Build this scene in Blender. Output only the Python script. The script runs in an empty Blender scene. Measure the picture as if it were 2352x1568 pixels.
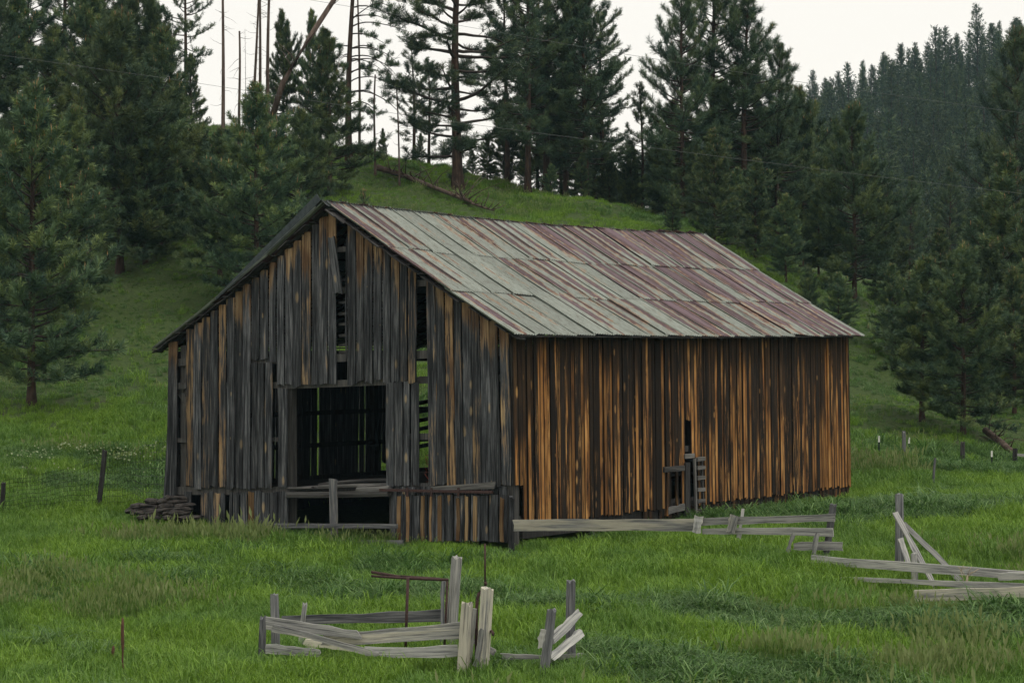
import bpy, math, random
import numpy as np
from mathutils import Vector, Matrix, noise as mnoise

# ------------------------------------------------------------------ camera, world, sun, exposure
scene = bpy.context.scene
COL = scene.collection
F = 2352 * 85 / 36.0          # focal length in units of a 2352 px wide frame
CZ = 3.5                      # camera height above the barn's foot
cam_d = bpy.data.cameras.new('camera')
cam_d.lens = 85; cam_d.sensor_width = 36; cam_d.clip_end = 3000; cam_d.clip_start = 0.1
cam = bpy.data.objects.new('camera', cam_d); COL.objects.link(cam)
cam.location = (0, 0, CZ); cam.rotation_euler = (math.radians(90), 0, 0)
scene.camera = cam

SUN_EL, SUN_AZ = math.radians(64), math.radians(125)     # azimuth clockwise from +Y (camera looks along +Y)
world = bpy.data.worlds.new('World'); scene.world = world; world.use_nodes = True
nt = world.node_tree; nt.nodes.clear()
w_out = nt.nodes.new('ShaderNodeOutputWorld'); w_bg = nt.nodes.new('ShaderNodeBackground')
w_sky = nt.nodes.new('ShaderNodeTexSky'); w_sky.sky_type = 'NISHITA'; w_sky.sun_disc = False
w_sky.sun_elevation = SUN_EL; w_sky.sun_rotation = SUN_AZ
w_mix = nt.nodes.new('ShaderNodeMix'); w_mix.data_type = 'RGBA'
w_mix.inputs[0].default_value = 0.93                       # overcast cloud layer over the clear sky
w_mix.inputs[7].default_value = (11.0, 10.5, 9.65, 1)
w_bg.inputs[1].default_value = 0.1
nt.links.new(w_sky.outputs[0], w_mix.inputs[6]); nt.links.new(w_mix.outputs[2], w_bg.inputs[0])
nt.links.new(w_bg.outputs[0], w_out.inputs[0])
sun_d = bpy.data.lights.new('sun', 'SUN'); sun_d.energy = 1.4; sun_d.angle = math.radians(18); sun_d.color = (1, 0.95, 0.87)
sun = bpy.data.objects.new('sun', sun_d); COL.objects.link(sun)
sd = Vector((math.sin(SUN_AZ) * math.cos(SUN_EL), math.cos(SUN_AZ) * math.cos(SUN_EL), math.sin(SUN_EL)))
sun.rotation_euler = sd.to_track_quat('Z', 'Y').to_euler(); sun.location = (0, 0, 60)
scene.view_settings.view_transform = 'Standard'; scene.view_settings.look = 'None'
scene.view_settings.exposure = 0.0; scene.view_settings.gamma = 1.0
scene.cycles.max_bounces = 4; scene.cycles.diffuse_bounces = 2; scene.cycles.adaptive_threshold = 0.015; scene.cycles.transparent_max_bounces = 4
scene.cycles.volume_bounces = 0

# ------------------------------------------------------------------ helpers
WM = {}
def tag(o, label=None, cat=None, group=None, kind=None):
    if label: o['label'] = label
    if cat: o['category'] = cat
    if group: o['group'] = group
    if kind: o['kind'] = kind
    return o
def link(name, data, mat=None, parent=None, M=None):
    M = M.copy() if M is not None else Matrix()
    o = bpy.data.objects.new(name, data); COL.objects.link(o)
    if data is not None and mat is not None and not data.materials:
        data.materials.append(mat)
    if parent is not None:
        o.parent = parent; o.matrix_basis = WM[parent] .inverted() @ M
    else:
        o.matrix_basis = M
    WM[o] = M
    return o
def empty(name, loc, label, cat, group=None):
    o = link(name, None, M=Matrix.Translation(Vector(loc)))
    o.empty_display_size = 0.3
    return tag(o, label, cat, group)
def mesh_np(name, V, T, smooth=False, attr=None):
    """V (n,3), T (m,3|4) -> mesh, attr: dict of float point attributes"""
    V = np.asarray(V, np.float32); T = np.asarray(T, np.int32)
    me = bpy.data.meshes.new(name)
    me.vertices.add(len(V)); me.vertices.foreach_set('co', V.ravel())
    k = T.shape[1]
    me.loops.add(T.size); me.loops.foreach_set('vertex_index', T.ravel())
    me.polygons.add(len(T)); me.polygons.foreach_set('loop_start', np.arange(0, T.size, k, dtype=np.int32))
    if smooth: me.polygons.foreach_set('use_smooth', np.ones(len(T), bool))
    me.update(calc_edges=True)
    for a, v in (attr or {}).items():
        at = me.attributes.new(a, 'FLOAT', 'POINT'); at.data.foreach_set('value', np.asarray(v, np.float32))
    return me
def mesh_py(name, V, Fc, smooth=False):
    me = bpy.data.meshes.new(name); me.from_pydata([tuple(v) for v in V], [], Fc)
    if smooth: me.polygons.foreach_set('use_smooth', [True] * len(me.polygons))
    me.update(); return me
def P(px, py, Y): return Vector(((px - 1176) / F * Y, Y, CZ - (py - 784) / F * Y))

# ------------------------------------------------------------------ node materials
class NB:
    def __init__(s, name):
        s.m = bpy.data.materials.new(name); s.m.use_nodes = True; s.t = s.m.node_tree; s.t.nodes.clear()
        s.out = s.n('ShaderNodeOutputMaterial'); s.b = s.n('ShaderNodeBsdfPrincipled')
        s.t.links.new(s.b.outputs[0], s.out.inputs[0]); s.b.inputs['Roughness'].default_value = 0.85
        s.b.inputs['Specular IOR Level'].default_value = 0.2
    def n(s, ty, **kw):
        x = s.t.nodes.new(ty)
        for k, v in kw.items(): setattr(x, k, v)
        return x
    def put(s, sock, v):
        if hasattr(v, 'is_output'): s.t.links.new(v, sock)
        else: sock.default_value = v
    def math(s, op, a, b=0.0, c=None, clamp=False):
        x = s.n('ShaderNodeMath', operation=op); x.use_clamp = clamp
        s.put(x.inputs[0], a); s.put(x.inputs[1], b)
        if c is not None: s.put(x.inputs[2], c)
        return x.outputs[0]
    def vmul(s, v, k):
        x = s.n('ShaderNodeVectorMath', operation='MULTIPLY'); s.put(x.inputs[0], v); s.put(x.inputs[1], k); return x.outputs[0]
    def vadd(s, v, k):
        x = s.n('ShaderNodeVectorMath', operation='ADD'); s.put(x.inputs[0], v); s.put(x.inputs[1], k); return x.outputs[0]
    def noise(s, v, scale, detail=3, rough=0.55, dist=0.0):
        x = s.n('ShaderNodeTexNoise'); s.put(x.inputs['Vector'], v); x.inputs['Scale'].default_value = scale
        x.inputs['Detail'].default_value = detail; x.inputs['Roughness'].default_value = rough; x.inputs['Distortion'].default_value = dist
        return x.outputs[0]
    def ramp(s, f, stops, interp='LINEAR'):
        x = s.n('ShaderNodeValToRGB'); s.put(x.inputs[0], f); e = x.color_ramp.elements; x.color_ramp.interpolation = interp
        while len(e) < len(stops): e.new(0.5)
        for i, (p, c) in enumerate(stops):
            e[i].position = p; e[i].color = (c[0], c[1], c[2], 1) if isinstance(c, tuple) else (c, c, c, 1)
        return x.outputs[0]
    def mix(s, f, a, b):
        x = s.n('ShaderNodeMix', data_type='RGBA'); s.put(x.inputs[0], f)
        s.put(x.inputs[6], a if hasattr(a, 'is_output') else (*a, 1)); s.put(x.inputs[7], b if hasattr(b, 'is_output') else (*b, 1))
        return x.outputs[2]
    def step(s, v, lo, hi):
        x = s.n('ShaderNodeMapRange'); s.put(x.inputs[0], v); x.inputs[1].default_value = lo; x.inputs[2].default_value = hi
        x.interpolation_type = 'SMOOTHSTEP'; return x.outputs[0]
    def bump(s, h, strength, dist=0.01):
        x = s.n('ShaderNodeBump'); x.inputs['Strength'].default_value = strength; x.inputs['Distance'].default_value = dist
        s.put(x.inputs['Height'], h); s.t.links.new(x.outputs[0], s.b.inputs['Normal'])
    def color(s, c): s.put(s.b.inputs['Base Color'], c if hasattr(c, 'is_output') else (*c, 1))
    def obj(s):
        """object coords + random offset per object"""
        tc = s.n('ShaderNodeTexCoord').outputs['Object']; oi = s.n('ShaderNodeObjectInfo')
        cx = s.n('ShaderNodeCombineXYZ')
        for i, k in enumerate((37.7, 91.3, 53.1)): s.put(cx.inputs[i], s.math('MULTIPLY', oi.outputs['Random'], k))
        return tc, oi, cx.outputs[0]

def wood_material(name, grey, bare, streak=(0.55, 0.75), top=True, fine=34, knot=0.10, rough=0.9, tone=0.0, lat=0.3, edge=False, start=0.0):
    b = NB(name); tc, oi, off = b.obj()
    sep = b.n('ShaderNodeSeparateXYZ'); b.put(sep.inputs[0], tc)
    g1 = b.noise(b.vadd(b.vmul(tc, (1, 1, 0.035)), off), fine, 6, 0.7, 0.08)
    g2 = b.noise(b.vadd(b.vmul(tc, (1, 1, 0.09)), off), 9, 4, 0.6, 0.25)
    g3 = b.noise(b.vadd(b.vmul(tc, (1, 1, 0.4)), off), 2.2, 3)
    g1c = b.math('ADD', g1, b.math('MULTIPLY', b.math('SUBTRACT', g2, 0.5), 0.5))
    gcol = b.ramp(g1c, grey)
    bcol = b.ramp(b.math('ADD', b.math('MULTIPLY', g1, 0.55), b.math('MULTIPLY', g3, 0.5)), bare)
    # amount of bare wood is stored per board in the object index: index % 100 = streaks, >= 100 sheltered top
    pin = oi.outputs['Object Index']
    p = b.math('DIVIDE', b.math('MODULO', pin, 100), 100)
    sv = b.math('ADD', b.math('ADD', b.math('MULTIPLY', g2, 0.9), b.math('MULTIPLY', g1, 0.35)), b.math('SUBTRACT', p, 0.62))
    sv = b.math('ADD', sv, b.math('MULTIPLY', b.math('SUBTRACT', g3, 0.5), 0.55))
    mask = b.step(b.math('ADD', sv, b.math('MULTIPLY', b.math('SUBTRACT', g1, 0.5), lat)), *streak)
    if edge: mask = b.math('MULTIPLY', mask, b.step(b.math('ADD', b.math('ABSOLUTE', sep.outputs[0]), b.math('MULTIPLY', g1, 0.05)), 0.082, 0.054))
    if start:     # old dark stain with eave shade painted in, above a ragged line per board
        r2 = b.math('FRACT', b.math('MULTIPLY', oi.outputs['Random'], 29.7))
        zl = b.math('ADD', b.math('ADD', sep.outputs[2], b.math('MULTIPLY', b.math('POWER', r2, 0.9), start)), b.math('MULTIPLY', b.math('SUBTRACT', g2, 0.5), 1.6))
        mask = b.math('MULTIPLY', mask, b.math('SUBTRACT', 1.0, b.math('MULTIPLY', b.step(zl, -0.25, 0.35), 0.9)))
    if top:
        has = b.math('GREATER_THAN', pin, 99)
        rr = b.math('FRACT', b.math('MULTIPLY', oi.outputs['Random'], 17.3))
        ln = b.math('ADD', b.math('MULTIPLY', b.math('POWER', rr, 1.6), 0.85), b.math('MULTIPLY', b.math('SUBTRACT', g2, 0.5), 2.6))
        tm = b.math('MULTIPLY', b.step(b.math('ADD', b.math('ADD', sep.outputs[2], ln), b.math('MULTIPLY', b.math('SUBTRACT', g1, 0.5), 0.9)), -0.10, 0.30), 0.85)
        mask = b.math('MAXIMUM', mask, b.math('MULTIPLY', tm, has))
    vo = b.n('ShaderNodeTexVoronoi'); b.put(vo.inputs['Vector'], b.vadd(b.vmul(tc, (6, 0.0, 2.2)), off)); vo.inputs['Scale'].default_value = 1.0
    ks = b.n('ShaderNodeSeparateColor'); b.put(ks.inputs[0], vo.outputs['Color'])
    kn = b.step(b.math('DIVIDE', vo.outputs['Distance'], b.math('ADD', b.math('POWER', ks.outputs[0], 3.6), 0.02)), knot * 1.5, knot * 0.6)
    col = b.mix(mask, gcol, bcol)
    kcol = b.ramp(g1, [(0.3, tuple(x * 0.5 for x in bare[1][1])), (0.6, bare[-1][1])])
    col = b.mix(b.math('MULTIPLY', kn, 0.65), col, kcol)
    cr = b.noise(b.vadd(b.vmul(tc, (1, 1, 0.016)), off), 85, 2, 0.5)
    col = b.mix(b.math('MULTIPLY', b.step(cr, 0.60, 0.68), 0.7), col, tuple(x * 0.6 for x in grey[0][1]))
    # tone differs from board to board
    hv = b.n('ShaderNodeHueSaturation'); b.put(hv.inputs['Color'], col)
    b.put(hv.inputs['Value'], b.math('ADD', 0.62 + tone, b.math('MULTIPLY', b.math('FRACT', b.math('MULTIPLY', oi.outputs['Random'], 7.9)), 0.8)))
    b.color(hv.outputs[0]); b.b.inputs['Roughness'].default_value = rough
    b.bump(b.math('ADD', g1, b.math('MULTIPLY', g2, 0.6)), 0.7, 0.012)
    return b.m

M_GABLE = wood_material('weathered gable board',
    [(0.25, (0.008, 0.009, 0.010)), (0.40, (0.020, 0.0215, 0.024)), (0.52, (0.056, 0.059, 0.064)), (0.66, (0.15, 0.154, 0.160)), (0.8, (0.28, 0.28, 0.278))],
    [(0.3, (0.035, 0.019, 0.010)), (0.46, (0.12, 0.065, 0.031)), (0.58, (0.27, 0.175, 0.09)), (0.75, (0.44, 0.33, 0.19))], (0.45, 0.64), knot=0.22, lat=0.9)
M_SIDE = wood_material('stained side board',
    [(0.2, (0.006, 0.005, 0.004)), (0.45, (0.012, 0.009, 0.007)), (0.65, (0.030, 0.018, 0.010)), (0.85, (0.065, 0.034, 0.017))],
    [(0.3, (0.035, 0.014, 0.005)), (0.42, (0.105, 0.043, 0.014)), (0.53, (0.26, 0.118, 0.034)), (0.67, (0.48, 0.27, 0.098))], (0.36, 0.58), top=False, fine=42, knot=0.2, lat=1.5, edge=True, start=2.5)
M_FENCE = wood_material('silvered fence wood',
    [(0.26, (0.06, 0.06, 0.062)), (0.38, (0.19, 0.193, 0.192)), (0.54, (0.34, 0.34, 0.322)), (0.75, (0.48, 0.47, 0.425))],
    [(0.28, (0.22, 0.21, 0.17)), (0.44, (0.42, 0.40, 0.32)), (0.65, (0.55, 0.52, 0.43))], (0.55, 0.8), top=False, fine=40, knot=0.05)
M_FENCE_DARK = wood_material('old grey fence post',
    [(0.26, (0.022, 0.023, 0.026)), (0.40, (0.075, 0.078, 0.084)), (0.56, (0.15, 0.153, 0.158)), (0.75, (0.27, 0.27, 0.265))],
    [(0.3, (0.10, 0.095, 0.085)), (0.5, (0.19, 0.18, 0.155)), (0.7, (0.30, 0.285, 0.245))], (0.6, 0.85), top=False, fine=40, knot=0.12)
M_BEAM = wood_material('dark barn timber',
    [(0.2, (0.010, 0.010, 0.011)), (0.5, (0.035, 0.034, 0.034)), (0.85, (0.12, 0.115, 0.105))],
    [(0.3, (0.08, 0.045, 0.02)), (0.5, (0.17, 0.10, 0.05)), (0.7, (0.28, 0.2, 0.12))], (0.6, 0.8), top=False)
M_GIRT = wood_material('grey girt wood',
    [(0.2, (0.03, 0.03, 0.03)), (0.5, (0.10, 0.098, 0.095)), (0.85, (0.24, 0.23, 0.21))],
    [(0.3, (0.12, 0.08, 0.05)), (0.5, (0.22, 0.16, 0.10)), (0.7, (0.3, 0.24, 0.16))], (0.6, 0.85), top=False)

def roof_material():
    b = NB('rusted corrugated iron'); tc, oi, off = b.obj()
    sep = b.n('ShaderNodeSeparateXYZ'); b.put(sep.inputs[0], tc)
    x, y = sep.outputs[0], sep.outputs[1]
    p = b.math('DIVIDE', oi.outputs['Object Index'], 100)
    nl = b.noise(b.vadd(b.vmul(tc, (1, 0.16, 1)), off), 5.0, 3, 0.55)
    nm = b.noise(b.vadd(b.vmul(tc, (1, 0.4, 1)), off), 22, 4, 0.7)
    ns = b.noise(b.vadd(tc, off), 70, 2, 0.7)
    # one or two stripes along every sheet
    ph = b.math('MULTIPLY', oi.outputs['Random'], 6.28)
    fq = b.math('ADD', 7.5, b.math('MULTIPLY', b.math('FRACT', b.math('MULTIPLY', oi.outputs['Random'], 13.7)), 11.0))
    st = b.math('COSINE', b.math('ADD', b.math('MULTIPLY', x, fq), ph))
    edge = b.step(b.math('ABSOLUTE', x), 0.33, 0.24)
    low = b.step(b.math('ADD', y, b.math('MULTIPLY', b.math('SUBTRACT', nl, 0.5), 1.2)), -0.02, 0.40)   # overlapped ends kept their zinc
    v = b.math('ADD', b.math('ADD', b.math('MULTIPLY', nl, 0.8), b.math('MULTIPLY', st, 0.30)), b.math('MULTIPLY', b.math('SUBTRACT', nm, 0.5), 0.75))
    v = b.math('ADD', v, b.math('MULTIPLY', b.math('SUBTRACT', p, 0.5), 0.95))
    v = b.math('SUBTRACT', v, b.math('MULTIPLY', b.math('SUBTRACT', 1.0, edge), 0.22))
    v = b.math('SUBTRACT', v, b.math('MULTIPLY', b.math('SUBTRACT', 1.0, low), 0.30))
    galv = b.ramp(b.math('ADD', b.math('MULTIPLY', nm, 0.6), b.math('MULTIPLY', ns, 0.4)),
                  [(0.38, (0.12, 0.11, 0.085)), (0.46, (0.19, 0.212, 0.188)), (0.58, (0.245, 0.274, 0.245)), (0.72, (0.33, 0.35, 0.31))])
    rust = b.ramp(v, [(0.40, (0.30, 0.27, 0.20)), (0.47, (0.26, 0.175, 0.115)), (0.52, (0.135, 0.066, 0.050)), (0.58, (0.070, 0.040, 0.044)), (0.80, (0.085, 0.054, 0.066)), (0.98, (0.13, 0.09, 0.11))])
    rc = b.mix(b.math('MULTIPLY', b.step(ns, 0.52, 0.66), 0.35), rust, (0.27, 0.225, 0.17))
    col = b.mix(b.step(v, 0.39, 0.45), galv, rc)
    spk = b.step(ns, 0.62, 0.72)
    col = b.mix(b.math('MULTIPLY', spk, 0.55), col, (0.17, 0.085, 0.05))
    hv = b.n('ShaderNodeHueSaturation'); b.put(hv.inputs['Color'], col)
    b.put(hv.inputs['Value'], b.math('ADD', 0.86, b.math('MULTIPLY', oi.outputs['Random'], 0.24)))
    b.color(hv.outputs[0]); b.b.inputs['Roughness'].default_value = 0.62; b.b.inputs['Specular IOR Level'].default_value = 0.3
    b.bump(nm, 0.2, 0.01)
    return b.m
M_ROOF = roof_material()

def simple(name, stops, scale=8, rough=0.85, stretch=(1, 1, 1), bump=0.4, detail=4, spec=0.2):
    b = NB(name); tc, oi, off = b.obj()
    n = b.noise(b.vadd(b.vmul(tc, stretch), off), scale, detail, 0.6)
    b.color(b.ramp(n, stops)); b.b.inputs['Roughness'].default_value = rough; b.b.inputs['Specular IOR Level'].default_value = spec
    b.bump(n, bump, 0.02); return b.m
M_IRON = simple('rusted iron', [(0.3, (0.035, 0.022, 0.022)), (0.7, (0.085, 0.05, 0.045))], 30)
M_STONE = simple('field stone', [(0.25, (0.018, 0.018, 0.019)), (0.5, (0.045, 0.040, 0.037)), (0.8, (0.12, 0.105, 0.095))], 7, bump=1.0)
M_BARK = simple('pine bark', [(0.25, (0.018, 0.013, 0.011)), (0.5, (0.05, 0.034, 0.026)), (0.75, (0.11, 0.07, 0.05))], 9, stretch=(1, 1, 0.22), bump=1.0)
M_SNAG = simple('dead grey wood', [(0.25, (0.035, 0.026, 0.022)), (0.5, (0.09, 0.065, 0.052)), (0.8, (0.19, 0.145, 0.12))], 8, stretch=(1, 1, 0.12), bump=0.8)
M_TWIG = simple('twig bark', [(0.3, (0.025, 0.02, 0.018)), (0.7, (0.075, 0.06, 0.052))], 6)
M_TPOST = simple('dark green paint', [(0.3, (0.012, 0.022, 0.018)), (0.7, (0.03, 0.045, 0.035))], 20)
M_WHITE = simple('chalky white paint', [(0.3, (0.6, 0.6, 0.56)), (0.7, (0.8, 0.8, 0.76))], 20)
M_WIRE = simple('galvanised wire', [(0.3, (0.09, 0.10, 0.10)), (0.7, (0.15, 0.16, 0.16))], 20)
M_MESH = simple('old fence wire', [(0.3, (0.02, 0.022, 0.022)), (0.7, (0.05, 0.052, 0.05))], 20)
M_TWINE = simple('faded red twine', [(0.3, (0.16, 0.03, 0.025)), (0.7, (0.32, 0.10, 0.08))], 20)
M_STALK = simple('dry brown stalk', [(0.3, (0.06, 0.03, 0.022)), (0.7, (0.13, 0.065, 0.045))], 30)
M_STRAW = simple('dry straw stalk', [(0.3, (0.26, 0.22, 0.15)), (0.7, (0.40, 0.35, 0.25))], 30)
M_PETAL = simple('white petals', [(0.3, (0.25, 0.32, 0.16)), (0.7, (0.42, 0.48, 0.3))], 30)

def foliage_material(name, dark, light, tip, trans=0.15):
    b = NB(name); at = b.n('ShaderNodeAttribute', attribute_name='tone')
    oi = b.n('ShaderNodeObjectInfo')
    c = b.ramp(at.outputs['Fac'], [(0.0, dark), (0.55, light), (0.94, tip), (0.96, (0.30, 0.165, 0.07))])
    hv = b.n('ShaderNodeHueSaturation'); b.put(hv.inputs['Color'], c)
    b.put(hv.inputs['Value'], b.math('ADD', 0.8, b.math('MULTIPLY', oi.outputs['Random'], 0.45)))
    b.put(hv.inputs['Hue'], b.math('ADD', 0.487, b.math('MULTIPLY', oi.outputs['Random'], 0.022)))
    b.color(hv.outputs[0]); b.b.inputs['Roughness'].default_value = 0.6; b.b.inputs['Specular IOR Level'].default_value = 0.25
    return b.m
M_NEEDLE = foliage_material('pine needles', (0.030, 0.066, 0.046), (0.078, 0.130, 0.062), (0.17, 0.22, 0.07))
M_NEEDLE_DARK = foliage_material('dark pine needles', (0.030, 0.066, 0.050), (0.072, 0.122, 0.068), (0.14, 0.185, 0.074))
M_NEEDLE_FAR = foliage_material('far pine needles', (0.014, 0.032, 0.018), (0.034, 0.062, 0.026), (0.075, 0.10, 0.034))

def grass_material(name, stops, patch):
    b = NB(name); geo = b.n('ShaderNodeNewGeometry'); at = b.n('ShaderNodeAttribute', attribute_name='tone')
    pn = b.noise(b.vmul(geo.outputs['Position'], (1, 0.45, 0.3)), 0.55, 3, 0.6)
    pf = b.noise(geo.outputs['Position'], 3.5, 2, 0.6)
    f = b.math('ADD', b.math('MULTIPLY', at.outputs['Fac'], 0.55), b.math('MULTIPLY', b.math('ADD', pf, pn), 0.24))
    c = b.mix(b.step(pn, 0.40, 0.62), b.ramp(f, stops), b.ramp(f, patch))
    b.color(c); b.b.inputs['Roughness'].default_value = 0.55; b.b.inputs['Specular IOR Level'].default_value = 0.3
    tr = b.n('ShaderNodeBsdfTranslucent'); b.put(tr.inputs[0], c); mx = b.n('ShaderNodeMixShader'); mx.inputs[0].default_value = 0.35
    b.t.links.new(b.b.outputs[0], mx.inputs[1]); b.t.links.new(tr.outputs[0], mx.inputs[2]); b.t.links.new(mx.outputs[0], b.out.inputs[0])
    return b.m
M_GRASS = grass_material('meadow grass', [(0.15, (0.070, 0.150, 0.014)), (0.5, (0.165, 0.300, 0.026)), (0.8, (0.31, 0.46, 0.085))],
                         [(0.15, (0.046, 0.115, 0.016)), (0.5, (0.110, 0.225, 0.030)), (0.8, (0.23, 0.37, 0.09))])
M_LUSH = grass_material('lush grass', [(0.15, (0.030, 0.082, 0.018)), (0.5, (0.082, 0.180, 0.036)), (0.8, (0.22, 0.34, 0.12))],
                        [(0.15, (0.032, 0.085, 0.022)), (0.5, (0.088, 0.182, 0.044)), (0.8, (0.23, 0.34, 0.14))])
M_SEED = grass_material('seeding grass', [(0.1, (0.052, 0.125, 0.016)), (0.5, (0.118, 0.225, 0.032)), (0.85, (0.22, 0.27, 0.10))],
                        [(0.1, (0.050, 0.118, 0.018)), (0.5, (0.115, 0.21, 0.036)), (0.85, (0.23, 0.27, 0.11))])
def ground_material():
    b = NB('meadow soil and thatch'); geo = b.n('ShaderNodeNewGeometry')
    a = b.noise(geo.outputs['Position'], 0.35, 4, 0.6); c = b.noise(geo.outputs['Position'], 9, 4, 0.7)
    c1 = b.ramp(c, [(0.3, (0.024, 0.042, 0.013)), (0.6, (0.055, 0.088, 0.022)), (0.8, (0.085, 0.12, 0.038))])
    c2 = b.ramp(c, [(0.3, (0.035, 0.034, 0.022)), (0.6, (0.07, 0.068, 0.04)), (0.8, (0.11, 0.10, 0.066))])
    b.color(b.mix(b.step(a, 0.60, 0.72), c1, c2)); b.bump(c, 0.8, 0.08); return b.m
M_GROUND = ground_material()

# ------------------------------------------------------------------ terrain
CTRL = []       # (X, Y, Z)
def cp(px, py, Y): v = P(px, py, Y); CTRL.append((v.x, v.y, v.z))
def cw(X, Y, Z): CTRL.append((X, Y, Z))
for X in (-30, -10, 10, 30):
    cw(X, -5, 1.6); cw(X, 8, 0.6); cw(X, 19, -0.75)
for px in (0, 700, 1176, 1700, 2352):
    cp(px, 1597, 29.0 if px < 2000 else 29.4)
cp(300, 1500, 32.4); cp(1000, 1502, 32.2); cp(1700, 1468, 33.6); cp(2352, 1462, 34)
cp(0, 1335, 39.5); cp(600, 1345, 39); cp(1176, 1352, 39); cp(1750, 1315, 40); cp(2352, 1350, 39)
cp(0, 1205, 48); cp(430, 1224, 47.6); cp(800, 1258, 45.2); cp(1176, 1268, 43.2)
cp(1500, 1212, 48.0); cp(1950, 1142, 55); cp(2352, 1160, 50)
cp(2200, 1070, 61); cp(2352, 1065, 62); cp(2030, 1055, 62)
cp(2118, 965, 70); cp(2352, 980, 70); cp(1980, 880, 76); cp(1970, 690, 88); cp(2200, 800, 90); cp(2352, 760, 95)
cp(0, 1100, 54); cp(250, 1090, 56); cp(70, 930, 63); cp(300, 860, 68); cp(250, 640, 79); cp(420, 450, 88); cp(30, 520, 88)
cp(470, 305, 97); cp(100, 300, 100); cp(-200, 300, 100); cp(-200, 930, 63)
cp(860, 392, 95); cp(1050, 437, 93.5); cp(1200, 466, 92); cp(1500, 492, 92); cp(1640, 545, 93); cp(1900, 640, 100)
cp(900, 800, 66); cp(1300, 850, 66); cp(1650, 900, 68); cp(800, 600, 80); cp(1200, 620, 79); cp(1500, 640, 80); cp(1750, 800, 76)
cp(2352, 700, 120); cp(1900, 690, 130)
for X, z in ((-45, 10), (-25, 9.5), (-8, 6.5), (5, 4.5), (25, 3.5), (50, 6)): cw(X, 140, z)
for X in (-50, 50): cw(X, 30, -0.4); cw(X, 50, 0.4)
cw(50, 75, 3); cw(50, 100, 6); cw(-50, 75, 5.5); cw(-50, 100, 11.5)
cp(2200, 1420, 36.9); cp(2352, 1402, 36.6); cp(1870, 1322, 40.2); cp(2060, 1330, 40.0)
cw(-8, 56, 0.35); cw(-3, 57, 0.3); cw(2, 58.5, 0.35); cw(0, 50, 0.0)
_C = np.array(CTRL); _S = 40.0
def _phi(r2): return 0.5 * r2 * np.log(np.maximum(r2, 1e-12))
def _tps_fit():
    xy = _C[:, :2] / _S; n = len(xy)
    d2 = ((xy[:, None] - xy[None]) ** 2).sum(-1)
    A = np.zeros((n + 3, n + 3)); A[:n, :n] = _phi(d2) + np.eye(n) * 0.0015
    Q = np.c_[np.ones(n), xy]; A[:n, n:] = Q; A[n:, :n] = Q.T
    return np.linalg.solve(A, np.r_[_C[:, 2], 0, 0, 0])
_W = _tps_fit()
def gz_np(X, Y):
    X = np.asarray(X, float); Y = np.asarray(Y, float)
    sh = X.shape; q = np.c_[np.clip(X, -55, 55).ravel(), np.clip(Y, -8, 142).ravel()] / _S
    xy = _C[:, :2] / _S; out = np.empty(len(q))
    for i in range(0, len(q), 20000):
        qq = q[i:i + 20000]; d2 = ((qq[:, None] - xy[None]) ** 2).sum(-1)
        out[i:i + 20000] = _phi(d2) @ _W[:-3] + _W[-3] + qq @ _W[-2:]
    out = out.reshape(sh)
    lump = 0.05 * np.sin(X * 1.3 + 0.7 * np.sin(Y * 0.8)) * np.sin(Y * 1.1 + 0.5) + 0.035 * np.sin(X * 2.9 + Y * 1.7) + 0.06 * np.sin(X * 0.47 - Y * 0.33)
    k = np.clip((Y - 60) / 10, 0, 1) * np.clip((112 - Y) / 10, 0, 1)
    lump = lump + k * (0.16 * np.sin(X * 0.9 + 1.3 * np.sin(Y * 0.31)) * np.sin(Y * 0.55 + 0.4 * X) + 0.09 * np.sin(X * 1.9 - Y * 0.8))
    return out + lump
def gz(X, Y): return float(gz_np(np.array([X]), np.array([Y]))[0])
def hit(px, py):
    Y = np.arange(22, 140, 0.05); X = (px - 1176) / F * Y; zr = CZ - (py - 784) / F * Y
    i = np.argmax(gz_np(X, Y) >= zr); return Vector((X[i], Y[i], zr[i]))
def axis(dense0, dense1, step, far0, far1, nfar):
    a = np.arange(dense0, dense1 + 1e-6, step)
    l = dense0 - np.geomspace(step, dense0 - far0, nfar)[::-1]; r = dense1 + np.geomspace(step, far1 - dense1, nfar)
    return np.r_[l, a, r]
gx = axis(-28, 30, 0.4, -380, 380, 14); gy = np.r_[-22, -16, -10, -5, np.arange(0, 24, 2), np.arange(24, 112, 0.45), np.arange(112, 150, 3), 165, 190, 230, 300, 400, 560]
GX, GY = np.meshgrid(gx, gy); GZ = gz_np(GX, GY)
nx, ny = len(gx), len(gy); idx = np.arange(nx * ny).reshape(ny, nx)
quads = np.stack([idx[:-1, :-1], idx[:-1, 1:], idx[1:, 1:], idx[1:, :-1]], -1).reshape(-1, 4)
tag(link('ground', mesh_np('ground', np.stack([GX, GY, GZ], -1).reshape(-1, 3), quads, True), M_GROUND), kind='structure')

# far wooded hill, rising to the right
def hill_z(X, Y):
    X = np.asarray(X, float); Y = np.asarray(Y, float)
    top = np.interp(X, [-150, -40, 0, 30, 54, 71.5, 91, 130, 250], [2, 9, 18, 29, 38.5, 45.5, 51.5, 60, 66])
    s = np.clip((Y - 165) / (430 - 165), 0, 1); s2 = s * s * (3 - 2 * s) * 0.55 + s * 0.45
    back = np.clip((Y - 430) / 120, 0, 1)
    return 1.5 + (top - 1.5) * s2 - back * 14 + 1.0 * np.sin(X * 0.11 + Y * 0.06)
hx = np.arange(-150, 251, 8.0); hy = np.arange(165, 551, 8.0); HX, HY = np.meshgrid(hx, hy)
nx, ny = len(hx), len(hy); idx = np.arange(nx * ny).reshape(ny, nx)
quads = np.stack([idx[:-1, :-1], idx[:-1, 1:], idx[1:, 1:], idx[1:, :-1]], -1).reshape(-1, 4)
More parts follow.
